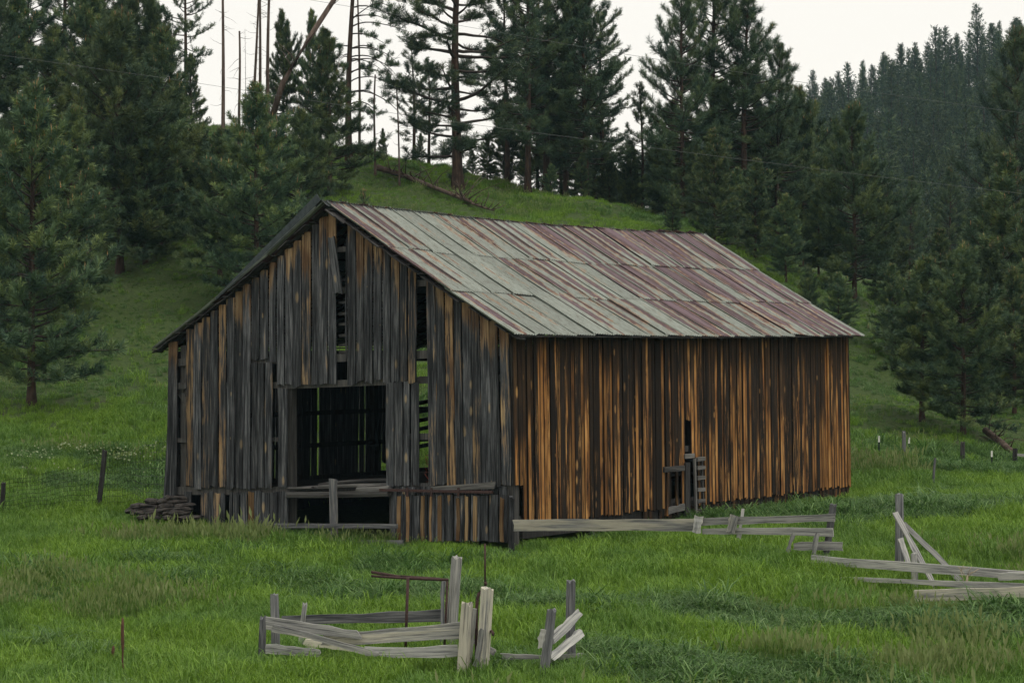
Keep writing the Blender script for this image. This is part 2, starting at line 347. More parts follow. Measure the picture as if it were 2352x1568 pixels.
HZ = hill_z(HX, HY); HZ[0] -= 6
tag(link('hill', mesh_np('hill', np.stack([HX, HY, HZ], -1).reshape(-1, 3), quads, True), M_GROUND), kind='structure')

# ------------------------------------------------------------------ timber meshes
def board_mesh(L, w, t, rng, nseg=4, rag=(0.0, 0.0), wav=0.004, w2=None, bow=0.0, name='board'):
    """plank along local -z from 0 to -L, width x, thickness y; rag = raggedness of top and bottom ends"""
    w2 = w if w2 is None else w2; V = []; Fc = []
    bx = rng.uniform(-1, 1) * bow
    for i in range(nseg + 1):
        s = i / nseg; ww = w + (w2 - w) * s; cx = bx * math.sin(s * math.pi)
        xl = -ww / 2 + rng.uniform(-wav, wav) + cx; xr = ww / 2 + rng.uniform(-wav, wav) + cx; xm = (xl + xr) / 2 + rng.uniform(-0.25, 0.25) * ww
        dy = rng.uniform(-0.3, 0.3) * wav
        for k, (x, y) in enumerate(((xl, -t / 2), (xm, -t / 2 - 0.0015), (xr, -t / 2), (xr, t / 2), (xm, t / 2), (xl, t / 2))):
            z = -L * s
            V.append([x, y + dy, z])
    def end(i, r):
        js = [rng.uniform(-r, r) for _ in range(3)]
        for k, j in zip(range(6), (0, 1, 2, 2, 1, 0)): V[i * 6 + k][2] += js[j]
    if rag[0]: end(0, rag[0])
    if rag[1]: end(nseg, rag[1])
    for i in range(nseg):
        a = i * 6; c = a + 6
        for k in range(6):
            k2 = (k + 1) % 6; Fc.append((a + k, c + k, c + k2, a + k2))
    Fc += [(0, 1, 4, 5), (1, 2, 3, 4)]
    e = nseg * 6; Fc += [(e + 5, e + 4, e + 1, e), (e + 4, e + 3, e + 2, e + 1)]
    return mesh_py(name, V, Fc)
def post_mesh(L, w, d, rng, sides=9, nseg=6, taper=0.9, square=0.5, name='post', jag=0.03, bend=0.02, lump=0.10):
    """weathered post along local -z, 0 at the top"""
    V = []; Fc = []
    rad = [1 + rng.uniform(-lump, lump) for _ in range(sides)]
    b1, b2 = rng.uniform(-bend, bend), rng.uniform(-bend, bend)
    tops = [rng.uniform(-jag, jag * 0.5) for _ in range(sides)]
    for i in range(nseg + 1):
        s = i / nseg; k = taper + (1 - taper) * s
        for j in range(sides):
            a = 2 * math.pi * j / sides + 0.3; c, sn = math.cos(a), math.sin(a)
            q = 1 / max(abs(c), abs(sn)); q = 1 + (q - 1) * square
            r = rad[j] * (1 + rng.uniform(-0.035, 0.035)) * q * k
            V.append((c * r * w / 2 + b1 * math.sin(s * math.pi), sn * r * d / 2 + b2 * math.sin(s * math.pi), -L * s + (tops[j] if i == 0 else 0)))
    for i in range(nseg):
        for j in range(sides):
            j2 = (j + 1) % sides; a = i * sides; c = a + sides
            Fc.append((a + j, c + j, c + j2, a + j2))
    V.append((0, 0, sum(tops) / sides + 0.008)); t = len(V) - 1; V.append((0, 0, -L)); u = len(V) - 1
    for j in range(sides):
        j2 = (j + 1) % sides; Fc.append((t, j, j2)); e = nseg * sides; Fc.append((u, e + j2, e + j))
    return mesh_py(name, V, Fc)
def frame_to(p_top, p_bot, face):
    """matrix with local -z from p_top to p_bot and local -y facing `face`"""
    z = (p_top - p_bot).normalized(); y = -face; y = (y - z * y.dot(z)).normalized(); x = y.cross(z)
    M = Matrix((x, y, z)).transposed().to_4x4(); M.translation = p_top
    return M
TOCAM = Vector((0, -1, 0))
def beam(name, a, b, w, t, mat, parent, rng, face=TOCAM, pin=0, round_=False, **kw):
    L = (a - b).length
    me = post_mesh(L, w, t, rng, name=name, **kw) if round_ else board_mesh(L, w, t, rng, name=name, **kw)
    o = link(name, me, mat, parent, frame_to(a, b, face)); o.pass_index = pin
    return o
def tube_mesh(pts, radii, sides=6, name='tube', cap=True):
    V = []; Fc = []; n = len(pts); pts = [Vector(p) for p in pts]
    for i, p in enumerate(pts):
        d = (pts[min(i + 1, n - 1)] - pts[max(i - 1, 0)]).normalized()
        h = Vector((0, 0, 1)) if abs(d.z) < 0.9 else Vector((1, 0, 0))
        x = d.cross(h).normalized(); y = d.cross(x); r = radii[i] if hasattr(radii, '__len__') else radii
        for k in range(sides):
            a = 2 * math.pi * k / sides; V.append(p + (x * math.cos(a) + y * math.sin(a)) * r)
    for i in range(n - 1):
        for k in range(sides):
            k2 = (k + 1) % sides; Fc.append((i * sides + k, i * sides + k2, (i + 1) * sides + k2, (i + 1) * sides + k))
    if cap:
        Fc.append(tuple(range(sides))[::-1]); Fc.append(tuple((n - 1) * sides + k for k in range(sides)))
    return mesh_py(name, V, Fc, True)
def join_boxes(name, boxes):
    """boxes: list of (a, b, w, t, face) squared timbers joined to one framing mesh, world coordinates"""
    V = []; Fc = []
    for a, b, w, t, face in boxes:
        M = frame_to(Vector(a), Vector(b), Vector(face)); L = (Vector(a) - Vector(b)).length; s = len(V)
        for z in (0, -L):
            for x, y in ((-w / 2, -t / 2), (w / 2, -t / 2), (w / 2, t / 2), (-w / 2, t / 2)): V.append(M @ Vector((x, y, z)))
        Fc += [(s, s + 1, s + 2, s + 3), (s + 7, s + 6, s + 5, s + 4)] + [(s + k, s + 4 + k, s + 4 + (k + 1) % 4, s + (k + 1) % 4) for k in range(4)]
    return V, Fc

# ------------------------------------------------------------------ barn
A = math.radians(35); DN = 44.0
GD = Vector((-math.cos(A), math.sin(A), 0)); SD = Vector((math.sin(A), math.cos(A), 0))
BN = Vector((0.03, DN, 0)); BW, BL = 8.465, 13.28
def B(u, v, z): return BN + GD * u + SD * v + Vector((0, 0, z))
def u_of(px, v=0.0):                      # gable plane
    k = (px - 1176) / F; o = BN + SD * v
    return (o.x - o.y * k) / (math.cos(A) + math.sin(A) * k)
def z_gable(px, py): u = u_of(px); return CZ - (py - 784) / F * B(u, 0, 0).y
def v_of(px):                             # side wall plane
    k = (px - 1176) / F; return (BN.y * k - BN.x) / (math.sin(A) - math.cos(A) * k)
def z_side(px, py): return CZ - (py - 784) / F * B(0, v_of(px), 0).y
rng = random.Random(7)
N_G = -SD; N_S = -GD                      # outward normals: gable, side wall
barn = empty('barn', B(0, 0, -0.1), 'old weathered plank barn with rusted corrugated roof on the green meadow', 'barn')

UR = BW / 2
def roof_right(s, v):                      # s 0 ridge .. 1 eave, v along barn -> point on roof plane
    a = np.clip((v + 0.3) / (BL + 0.45), -0.1, 1.1)
    rz = 6.13 + (6.02 - 6.13) * a - 0.10 * math.sin(max(0, min(1, a)) * math.pi); ez = 3.595 + 0.03 * a - 0.03 * math.sin(max(0, min(1, a)) * math.pi)
    vs = v + (1 - s) * 0.75 * max(0, a)
    return B(UR + (-0.34 - UR) * s, vs, rz + (ez - rz) * s - 0.05 * math.sin(s * math.pi))
def roof_left(s, v):
    a = np.clip((v + 0.3) / (BL + 0.45), -0.1, 1.1)
    rz = 6.14 - 0.12 * a - 0.10 * math.sin(max(0, min(1, a)) * math.pi); ez = 3.33 + 0.05 * a
    vs = v + (1 - s) * 0.75 * max(0, a)
    return B(UR + (8.84 - UR) * s, vs, rz + (ez - rz) * s - 0.10 * math.sin(s * math.pi))
def roof_z_gable(u):
    return (roof_right((UR - u) / (UR + 0.34), 0).z if u < UR else roof_left((u - UR) / (8.84 - UR), 0).z)

# framing of the front wall: girts, sill, corner and door posts
def gp(px, py, off=0.0): u = u_of(px); return B(u, off, z_gable(px, py))
girts = []
for (x0, y0, x1, y1, w) in ((400, 1127, 662, 1127, 0.16), (905, 1118, 1172, 1117, 0.14), (400, 1011, 650, 1009, 0.09), (900, 1003, 1172, 1000, 0.12),
                            (398, 886, 650, 884, 0.12), (640, 886, 985, 872, 0.13), (960, 872, 1172, 868, 0.13), (400, 832, 650, 826, 0.15), (770, 822, 1170, 806, 0.15),
                            (600, 682, 990, 648, 0.12), (690, 580, 860, 566, 0.10)):
    girts.append((gp(x0, y0, 0.07), gp(x1, y1, 0.07), w, 0.06, N_G))
for i, yy in enumerate((640, 666, 692, 718, 742, 768, 790, 806)):      # loft ladder rungs behind the missing board
    girts.append((gp(768, yy + 3, 0.16), gp(802, yy, 0.16), 0.05, 0.05, N_G))
for px in (412, 655, 893, 990, 1166):
    u = u_of(px); girts.append((B(u, 0.19, roof_z_gable(u) - 0.25), B(u, 0.19, -0.25), 0.15, 0.15, N_G))
girts.append((gp(404, 900, 0.12), gp(445, 960, 0.12), 0.14, 0.05, N_G))
girts.append((gp(445, 835, 0.12), gp(404, 905, 0.12), 0.12, 0.05, N_G))
V, Fc = join_boxes('front_wall', girts)
front = link('front_wall', mesh_py('front_wall', [v - barn.location for v in V], Fc), M_GIRT, barn, Matrix.Translation(barn.location))

def gable_board(x0, x1, top, bot, pin=0, rag=(0.01, 0.03), lean=0.0, out=0.0, w2=None, bow=0.012, mat=M_GABLE, x0b=None, x1b=None):
    """board between screen columns x0..x1 of the gable plane; top/bot: screen rows or None (roof / sill)"""
    c = (x0 + x1) / 2; u = u_of(c); w = abs(u_of(x0) - u_of(x1)) - (rng.uniform(0.012, 0.028) if rng.random() < 0.7 else rng.uniform(0.028, 0.05))
    zt = roof_z_gable(u) - 0.09 if top is None else z_gable(c, top)
    cb = c if x0b is None else (x0b + x1b) / 2; ub = u_of(cb); wb = w if x0b is None else abs(u_of(x0b) - u_of(x1b)) - 0.008
    zb = z_gable(cb, 1118 + rng.uniform(-3, 4)) if bot is None else z_gable(cb, bot)
    off = -0.015 - out + rng.uniform(-0.012, 0.010)
    a = B(u, off, zt); b = B(ub + lean, off - rng.uniform(0, 0.012), zb)
    o = beam('plank', a, b, w, 0.024, mat, front, rng, face=N_G, pin=pin, rag=rag, w2=wb, bow=bow, wav=0.006)
    return o
def P_(base=8, top=True): return int(max(0, min(95, rng.gauss(base + 6, 13)))) + (100 if top else 0)
X = (429, 447, 466, 485.5, 503, 521.6, 541, 560, 578.5, 597.6, 618, 637)
gable_board(389, 410, None, 1138, 128, x0b=382, x1b=405)
strong = {429: 150, 466: 140, 485.5: 125, 503: 148, 521.6: 110}
for a, b in zip(X[:-1], X[1:]):
    low = None if a < 578 or a > 625 else rng.choice((826, 829, 831))
    gable_board(a, b, None, low, strong.get(a, P_(12)), bow=0.02, rag=(0.01, 0.035))
for a, b, t in ((580, 597, 832), (597, 612, 834), (611, 629, 833)):         # hung panel left of the door
    gable_board(a, b, t, 1120, P_(10, False), out=0.03, rag=(0.012, 0.02), bow=0.025)
gable_board(640, 663, 892, 1117, 6, out=0.02)
Xd = (637, 655.6, 675, 694.5, 716.7, 735.5, 755, 774)
sd_ = {694.5: 146, 655.6: 120, 755: 118}
for a, b in zip(Xd[:-1], Xd[1:]):
    gable_board(a, b, None, 888 - (a - 640) * 0.055 + rng.uniform(-5, 2), sd_.get(a, P_(14)))
gable_board(757, 775, 545, 676, 12, out=0.05, x0b=774, x1b=794, rag=(0.02, 0.05))       # slipped board across the gap
gable_board(794, 800, 545, 830, 30, rag=(0.02, 0.02))
Xe = (800, 820, 838, 859, 879, 899, 919, 938, 960)
se = {800: 122, 859: 122, 919: 136, 938: 142}
for a, b in zip(Xe[:-1], Xe[1:]):
    gable_board(a, b, None, 882 - (a - 800) * 0.05 + rng.uniform(-6, 2), se.get(a, P_(10)), rag=(0.01, 0.04), w2=None)
for a, b, p in ((888, 907, 10), (907, 926, 22), (927, 944, 14), (945, 963, 24)):
    gable_board(a, b, 878 - (a - 888) * 0.03, 1115, p, rag=(0.012, 0.02))
Xf = (980, 1001, 1022, 1042, 1061, 1082, 1103, 1124, 1146, 1169)
sf = {980: 138, 1022: 160, 1042: 136, 1146: 140}
for a, b in zip(Xf[:-1], Xf[1:]):
    gable_board(a, b, None, 1113 + rng.uniform(-3, 3), sf.get(a, P_(11)), bow=0.018, x0b=a + 7, x1b=b + 7)
# lower skirting boards
xs = [424, 443]; 
gable_board(424, 441, 1128, 1212, 4)
for a, b, p in ((462, 480, 42), (480, 492, 34), (493, 508, 44), (509, 519, 14), (528, 536, 6), (537, 551, 8), (552, 569, 22), (570, 586, 78), (586, 603, 8), (603, 622, 14), (622, 640, 6), (640, 664, 10)):
    gable_board(a, b, 1130 + rng.uniform(-2, 2), 1235, p, rag=(0.02, 0.03), bow=0.01)
x = 899.0; pale = (921, 942, 980, 1000, 1017, 1040, 1061, 1084, 1104, 1166)
gable_board(900, 913, 1122, 1240, 6)
while x < 1160:
    x = max(x, 913); w = rng.uniform(17, 22); b = min(x + w, 1178)
    near = any(abs((x + b) / 2 - p) < 8.5 for p in pale)
    gable_board(x, b, 1136 + rng.uniform(-2, 2), 1242, 22 if near else 8, out=0.03, rag=(0.012, 0.02), bow=0.008)
    if near: gable_board(x + w * 0.26, b - w * 0.24, 1140 + rng.uniform(-3, 3), 1242, 84, out=0.052, rag=(0.02, 0.02), bow=0.02)
    x = b
for a in range(914, 1160, 21): gable_board(a, a + 20, 1117, 1136, 14, out=-0.03, rag=(0.01, 0.01))
beam('rail', gp(880, 1124, -0.10), gp(1138, 1129, -0.10), 0.05, 0.05, M_IRON, front, rng, face=N_G, nseg=3)           # sliding door track
beam('board', gp(998, 1121, -0.09), gp(1144, 1113, -0.09), 0.07, 0.03, M_GIRT, front, rng, face=N_G, w2=0.13, rag=(0.03, 0.03))
for px in (945, 1000, 1062): beam('bracket', gp(px, 1119, -0.13), gp(px, 1139, -0.13), 0.05, 0.012, M_IRON, front, rng, face=N_G, nseg=1)
# stacked sill logs at the doorway
for (x0, y0, x1, y1, w, o) in ((662, 1136, 899, 1132, 0.14, -0.05), (668, 1123, 897, 1114, 0.08, 0.10), (700, 1114, 892, 1103, 0.06, 0.4), (664, 1121, 720, 1120, 0.05, -0.02), (825, 1119, 900, 1119, 0.10, -0.04)):
    beam('sill_log', gp(x0, y0, o), gp(x1, y1, o), w, 0.16, M_GIRT, front, rng, face=N_G, round_=True, sides=7, nseg=5, lump=0.18, jag=0.08, bend=0.03)
lean_post = beam('corner_post', B(BW - 0.02, 0.1, 3.15), B(BW + 0.14, 0.05, -0.15), 0.17, 0.17, M_GABLE, front, rng, face=N_G, round_=True, square=0.9, taper=0.85)

# side wall
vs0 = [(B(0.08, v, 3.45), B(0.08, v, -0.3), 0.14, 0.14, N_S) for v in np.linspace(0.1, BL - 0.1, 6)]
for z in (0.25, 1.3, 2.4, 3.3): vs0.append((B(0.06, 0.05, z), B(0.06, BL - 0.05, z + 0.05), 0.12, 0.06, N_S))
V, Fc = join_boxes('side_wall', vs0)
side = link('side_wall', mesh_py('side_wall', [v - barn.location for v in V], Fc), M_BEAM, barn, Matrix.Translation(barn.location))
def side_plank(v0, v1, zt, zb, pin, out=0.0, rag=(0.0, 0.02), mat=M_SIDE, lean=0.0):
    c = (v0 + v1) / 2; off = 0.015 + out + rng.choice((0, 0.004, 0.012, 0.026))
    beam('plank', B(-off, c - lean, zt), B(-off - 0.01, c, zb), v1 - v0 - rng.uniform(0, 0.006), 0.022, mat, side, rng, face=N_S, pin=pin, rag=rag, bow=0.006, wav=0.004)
win0, win1 = v_of(1567), v_of(1588); dr0, dr1 = v_of(1523), v_of(1566)
lad1 = v_of(1606)
v = -0.02; band = 40
while v < BL:
    w = rng.uniform(0.075, 0.15); w = min(w, BL + 0.03 - v); c = v + w / 2
    zt = 3.58 + 0.03 * c / BL; zb = 0.13 + 0.10 * c / BL + rng.uniform(-0.03, 0.03)
    px = 1176 + F * B(0, c, 0).x / B(0, c, 0).y
    band = 0.25 * band + 0.75 * rng.gauss(44 + 6 * math.sin(c * 2.1), 28)
    pin = int(max(3, min(88, band)))
    if px > 1880: pin = max(pin, rng.randint(35, 72))
    lean = 0.07 * (1 - c / BL) + 0.10 * (c / BL) ** 2
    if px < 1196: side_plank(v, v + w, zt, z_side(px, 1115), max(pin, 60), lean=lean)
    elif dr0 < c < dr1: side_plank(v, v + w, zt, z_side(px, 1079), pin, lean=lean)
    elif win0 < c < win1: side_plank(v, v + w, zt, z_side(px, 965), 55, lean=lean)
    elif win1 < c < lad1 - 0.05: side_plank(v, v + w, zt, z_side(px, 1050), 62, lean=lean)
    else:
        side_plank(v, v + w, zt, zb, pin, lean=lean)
    v += w
# low stub boards and sill below the planks
V, Fc = join_boxes('sill_beam', [(B(0.06, 0.3, 0.06), B(0.06, BL - 0.02, 0.14), 0.34, 0.10, N_S)])
link('sill_beam', mesh_py('sill_beam', [q - barn.location for q in V], Fc), M_BEAM, side, Matrix.Translation(barn.location))
v = 4.2
while v < BL - 0.15:
    w = rng.uniform(0.12, 0.24)
    if rng.random() < 0.8: beam('stub_board', B(-0.008, v + w / 2, 0.14 + rng.uniform(-.03, .02) + 0.08 * v / BL), B(-0.008, v + w / 2, -0.25 + 0.12 * v / BL), w * 0.9, 0.03, M_SIDE, side, rng, face=N_S, pin=rng.randint(20, 70), nseg=1)
    v += w
# small hatch frame and the ladder
def sp(px, py, off=0.05): return B(-off, v_of(px), z_side(px, py))
hatch = beam('hatch_head', sp(1519, 1078), sp(1566, 1074), 0.11, 0.05, M_BEAM, side, rng, face=N_S)
beam('hatch_jamb', sp(1529, 1084), sp(1526, 1184), 0.07, 0.05, M_SIDE, side, rng, face=N_S, pin=60)
beam('hatch_bar', sp(1549, 1082), sp(1550, 1180), 0.07, 0.04, M_SIDE, side, rng, face=N_S, pin=20)
beam('hatch_jamb', sp(1572, 1062, 0.06), sp(1573, 1185, 0.06), 0.17, 0.05, M_BEAM, side, rng, face=N_S)
beam('hatch_sill', sp(1527, 1173), sp(1566, 1163), 0.13, 0.06, M_GIRT, side, rng, face=N_S, rag=(0.01, 0.01))
beam('hatch_board', sp(1536, 1082, -0.02), sp(1536, 1172, -0.02), 0.24, 0.02, M_SIDE, side, rng, face=N_S, pin=8)
beam('window_sill', sp(1567, 1048, 0.04), sp(1589, 1045, 0.04), 0.09, 0.06, M_GIRT, side, rng, face=N_S)
ladder = empty('ladder', sp(1590, 1180, 0.12), 'short grey wooden ladder leaning on the brown side wall under the window', 'ladder')
beam('stile', sp(1584, 1052, 0.11), sp(1584, 1186, 0.16), 0.06, 0.04, M_GIRT, ladder, rng, face=N_S)
beam('stile', sp(1600, 1050, 0.11), sp(1601, 1184, 0.16), 0.05, 0.04, M_BEAM, ladder, rng, face=N_S)
for y in (1053, 1073, 1096, 1123, 1149, 1172):
    beam('rung', sp(1586, y + 1, 0.15), sp(1603, y - 1, 0.15), 0.075, 0.06, M_GIRT, ladder, rng, face=N_S, nseg=2)

# hidden long wall and rear gable, with gaps that show green through the doorway
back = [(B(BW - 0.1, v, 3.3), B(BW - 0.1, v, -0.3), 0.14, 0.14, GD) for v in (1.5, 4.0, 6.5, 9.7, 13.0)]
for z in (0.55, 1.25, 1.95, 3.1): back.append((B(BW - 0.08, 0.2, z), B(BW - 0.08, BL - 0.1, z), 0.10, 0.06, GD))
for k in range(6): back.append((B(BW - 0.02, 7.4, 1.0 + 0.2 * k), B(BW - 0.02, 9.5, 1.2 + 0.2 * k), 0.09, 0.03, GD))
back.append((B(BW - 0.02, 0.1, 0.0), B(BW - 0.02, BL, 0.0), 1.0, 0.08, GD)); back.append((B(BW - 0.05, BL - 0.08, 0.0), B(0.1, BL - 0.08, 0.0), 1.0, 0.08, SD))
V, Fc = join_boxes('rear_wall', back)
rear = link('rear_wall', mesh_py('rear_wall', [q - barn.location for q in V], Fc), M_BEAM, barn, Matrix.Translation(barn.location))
v = 0.15
while v < BL - 0.05:
    w = rng.uniform(0.17, 0.23)
    if 0.12 < v < 0.45 and False: pass
    zb = 0.25; gap = (0.055 if rng.random() < 0.13 else rng.uniform(-0.012, 0.003)) if 3.0 < v < 9 else -0.006
    if not (7.6 < v < 9.2):
        if 5.5 < v < 7.0 and rng.random() < 0.6: zb = rng.uniform(0.62, 0.85)
        c = v + w / 2
        beam('plank', B(BW + 0.0, c + rng.uniform(-.02, .02), 3.30), B(BW + 0.02, c + rng.uniform(-.05, .05), zb), w, 0.022, M_GABLE, rear, rng, face=GD, pin=10, rag=(0, 0.05), bow=0.02)
    v += w + gap
u = 0.02
while u < BW:
    w = rng.uniform(0.26, 0.34); c = min(u + w / 2, BW)
    zt = (roof_right((UR - c) / (UR + 0.34), BL - 0.3).z if c < UR else roof_left((c - UR) / (8.84 - UR), BL - 0.3).z) - 0.12
    beam('plank', B(c, BL - 0.02, zt), B(c, BL - 0.02, 0.15), w, 0.022, M_GABLE, rear, rng, face=SD, pin=10)
    u += w + 0.006
# loft floor inside
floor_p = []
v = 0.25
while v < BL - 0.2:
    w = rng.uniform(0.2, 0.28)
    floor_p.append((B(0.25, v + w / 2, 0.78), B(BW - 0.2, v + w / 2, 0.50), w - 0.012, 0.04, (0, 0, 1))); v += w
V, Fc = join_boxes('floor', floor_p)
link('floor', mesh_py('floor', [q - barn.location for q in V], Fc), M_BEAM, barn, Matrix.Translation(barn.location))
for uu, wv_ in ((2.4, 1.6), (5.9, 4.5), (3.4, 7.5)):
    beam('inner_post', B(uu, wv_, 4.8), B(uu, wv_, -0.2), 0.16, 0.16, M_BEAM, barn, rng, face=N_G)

# roof: purlins and rafters, then every corrugated sheet
rb = []
for s in np.linspace(0.03, 0.985, 15):
    for fn in (roof_right, roof_left):
        dz = Vector((0, 0, -0.035)); n = Vector((0, 0, 1))
        rb.append((fn(s, (-0.26 if fn is roof_right else -0.12) + rng.uniform(-0.07, 0.06)) + dz, fn(s, BL * 0.5) + dz, 0.15, 0.025, n)); rb.append((fn(s, BL * 0.5) + dz, fn(s, BL + 0.05) + dz, 0.15, 0.025, n))
for v in np.linspace(0.25, BL - 0.2, 12):
    for fn in (roof_right, roof_left):
        dz = Vector((0, 0, -0.12)); rb.append((fn(0.0, v) + dz, fn(0.96, v) + dz, 0.05, 0.12, SD))
V, Fc = join_boxes('roof', rb)
roof = link('roof', mesh_py('roof', [q - barn.location for q in V], Fc), M_BEAM, barn, Matrix.Translation(barn.location))
for i, s in enumerate(np.linspace(0.02, 0.98, 22)):             # split shingle ends under both verges
    for fn in (roof_right, roof_left):
        if rng.random() < 0.85:
            ve = -0.2 if fn is roof_right else (-0.12 if s < 0.5 else 0.02); p = fn(s, ve); q = fn(min(1, s + 0.055), ve); d = Vector((0, 0, -0.055))
            beam('shingle', p + d + SD * -0.03, q + d + SD * rng.uniform(-0.06, 0.0), rng.uniform(0.16, 0.3), 0.02, M_BEAM, roof, rng, face=Vector((0, 0, 1)), nseg=1, rag=(0.03, 0.03))
def corrugated(w, L, lift0, rng, waves=9, rows=3):
    nx = waves * 4 + 1; V = []; Fc = []
    for j in range(rows + 1):
        y = L * j / rows; sag = rng.uniform(-0.006, 0.006)
        for i in range(nx):
            x = -w / 2 + w * i / (nx - 1)
            V.append((x, y, 0.015 * math.cos(2 * math.pi * i / 4) + lift0 * (1 - j / rows) + sag + (0.010 if i in (0, nx - 1) else 0)))
    for j in range(rows):
        for i in range(nx - 1):
            a = j * nx + i; Fc.append((a, a + 1, a + nx + 1, a + nx))
    return mesh_py('roof_sheet', V, Fc, True)
SHEETS = [corrugated(0.69, 1.0, 0.014, rng) for _ in range(5)]
for m in SHEETS: m.materials.append(M_ROOF)
SEAMS = (0.0, 0.345, 0.675, 1.0)
def roof_side(fn, flip, rng):
    v1 = BL - 0.06; ncol = 21
    def vv(s_, c_): v0 = (-0.28 + 0.22 * s_) if flip else (-0.22 - 0.24 * s_); return v0 + (v1 - v0) * c_ / ncol
    for r in range(3):
        for c in range(ncol):
            s0, s1 = SEAMS[r] - (0.012 if r == 0 else 0.03), SEAMS[r + 1] + (rng.uniform(-0.008, 0.010) if r < 2 else rng.uniform(-0.003, 0.004))
            top = (fn(s0, vv(s0, c)) + fn(s0, vv(s0, c + 1))) / 2; bot = (fn(s1, vv(s1, c)) + fn(s1, vv(s1, c + 1))) / 2; sm = (s0 + s1) / 2
            xw = (fn(sm, vv(sm, c + 1)) - fn(sm, vv(sm, c)))
            y = (top - bot); L = y.length; y = y / L; x = xw.normalized(); z = x.cross(y).normalized()
            if z.z < 0: x = -x; z = x.cross(y).normalized()
            x = y.cross(z)
            M = Matrix((x * (xw.length + 0.05) / 0.69, y * L, z)).transposed().to_4x4()
            jitter = rng.uniform(0, 0.012)
            M.translation = bot + z * (0.03 - 0.006 * r + jitter) + (Vector((0, 0, 0.018)) if rng.random() < 0.10 else Vector())
            a = rng.uniform(-0.010, 0.010); M = M @ Matrix.Rotation(a, 4, 'Z')
            o = link('roof_sheet', SHEETS[(r * 7 + c * 3) % 5], None, roof, M)
            fr = c / (ncol - 1); rust = rng.gauss(0.46 + 0.32 * min(1, fr * 1.6), 0.20)
            if c in (2, 3, 4): rust = rng.uniform(0.08, 0.34)
            if c == 0: rust = 0.62
            if c == 1 and r < 2: rust = 0.62 - 0.28 * r
            if c in (8, 9) and r > 0 and rng.random() < 0.7: rust = rng.uniform(0.05, 0.2)
            o.pass_index = int(max(0, min(95, rust * 100)))
roof_side(roof_right, False, random.Random(3)); roof_side(roof_left, True, random.Random(4))
beam('verge_sheet', roof_left(0.02, -0.30) + Vector((0, 0, 0.16)), roof_left(0.62, -0.16) + Vector((0, 0, 0.05)), 0.20, 0.012, simple('dark verge iron', [(0.3, (0.03, 0.04, 0.045)), (0.7, (0.075, 0.09, 0.095))], 12), roof, rng, face=N_G, w2=0.05, nseg=5)
# ridge: the far slope's sheet ends stand proud as a dark crimped cap
V = []; Fc = []; nseg = 150
for i in range(nseg + 1):
    v = -0.36 + (BL + 0.42) * i / nseg
    p = roof_right(0.0, v); up = 0.055 + 0.02 * math.cos(i * math.pi) + 0.015 * mnoise.noise(Vector((i * 0.23, 0, 0)))
    V += [p - GD * 0.13 + Vector((0, 0, -0.045 + 0.012 * math.cos(i * math.pi))), p + Vector((0, 0, up)), p + GD * 0.16 + Vector((0, 0, -0.05))]
for i in range(nseg):
    a = i * 3; Fc += [(a, a + 1, a + 4, a + 3), (a + 1, a + 2, a + 5, a + 4)]
M_RIDGE = simple('dark ridge iron', [(0.3, (0.03, 0.037, 0.04)), (0.7, (0.075, 0.085, 0.085))], 12)
link('ridge_cap', mesh_py('ridge_cap', [q - barn.location for q in V], Fc), M_RIDGE, roof, Matrix.Translation(barn.location))

# stone footing heaped under the left corner
st = empty('stone_pile', B(BW + 0.6, -0.1, -0.1), 'heap of flat field stones under the barn corner by the wire fence', 'stone pile')
def stone_mesh(rng, sx, sy, sz):
    V = []; Fc = []; n = 8
    for j, (zz, k) in enumerate(((-0.5, 0.75), (-0.15, 1.0), (0.25, 0.95), (0.5, 0.65))):
        for i in range(n):
            a = 2 * math.pi * i / n; r = k * (1 + rng.uniform(-0.18, 0.18)); V.append((math.cos(a) * r * sx / 2, math.sin(a) * r * sy / 2, (zz + rng.uniform(-0.08, 0.08)) * sz))
    for j in range(3):
        for i in range(n): i2 = (i + 1) % n; Fc.append((j * n + i, j * n + i2, (j + 1) * n + i2, (j + 1) * n + i))
    Fc += [tuple(range(n))[::-1], tuple(3 * n + i for i in range(n))]
    return mesh_py('stone', V, Fc)
for row, (y, x0, x1) in enumerate(((1187, 318, 424), (1177, 300, 424), (1168, 292, 424), (1159, 305, 424), (1150, 335, 422), (1142, 380, 418))):
    x = x0
    while x < x1:
        w = rng.uniform(12, 46); yy = y + (424 - x) * (0.0 if row < 2 else 0.02)
        d = 48.2 + (row * 0.08); p = P(x + w / 2, yy, d + (424 - x) * 0.004)
        o = link('stone', stone_mesh(rng, w * d / F * 1.3, rng.uniform(0.3, 0.5), rng.uniform(0.06, 0.12)), M_STONE, st, Matrix.Translation(p) @ Matrix.Rotation(rng.uniform(-0.15, 0.15), 4, 'Y') @ Matrix.Rotation(rng.uniform(-0.4, 0.4), 4, 'Z'))
        x += w * 0.95

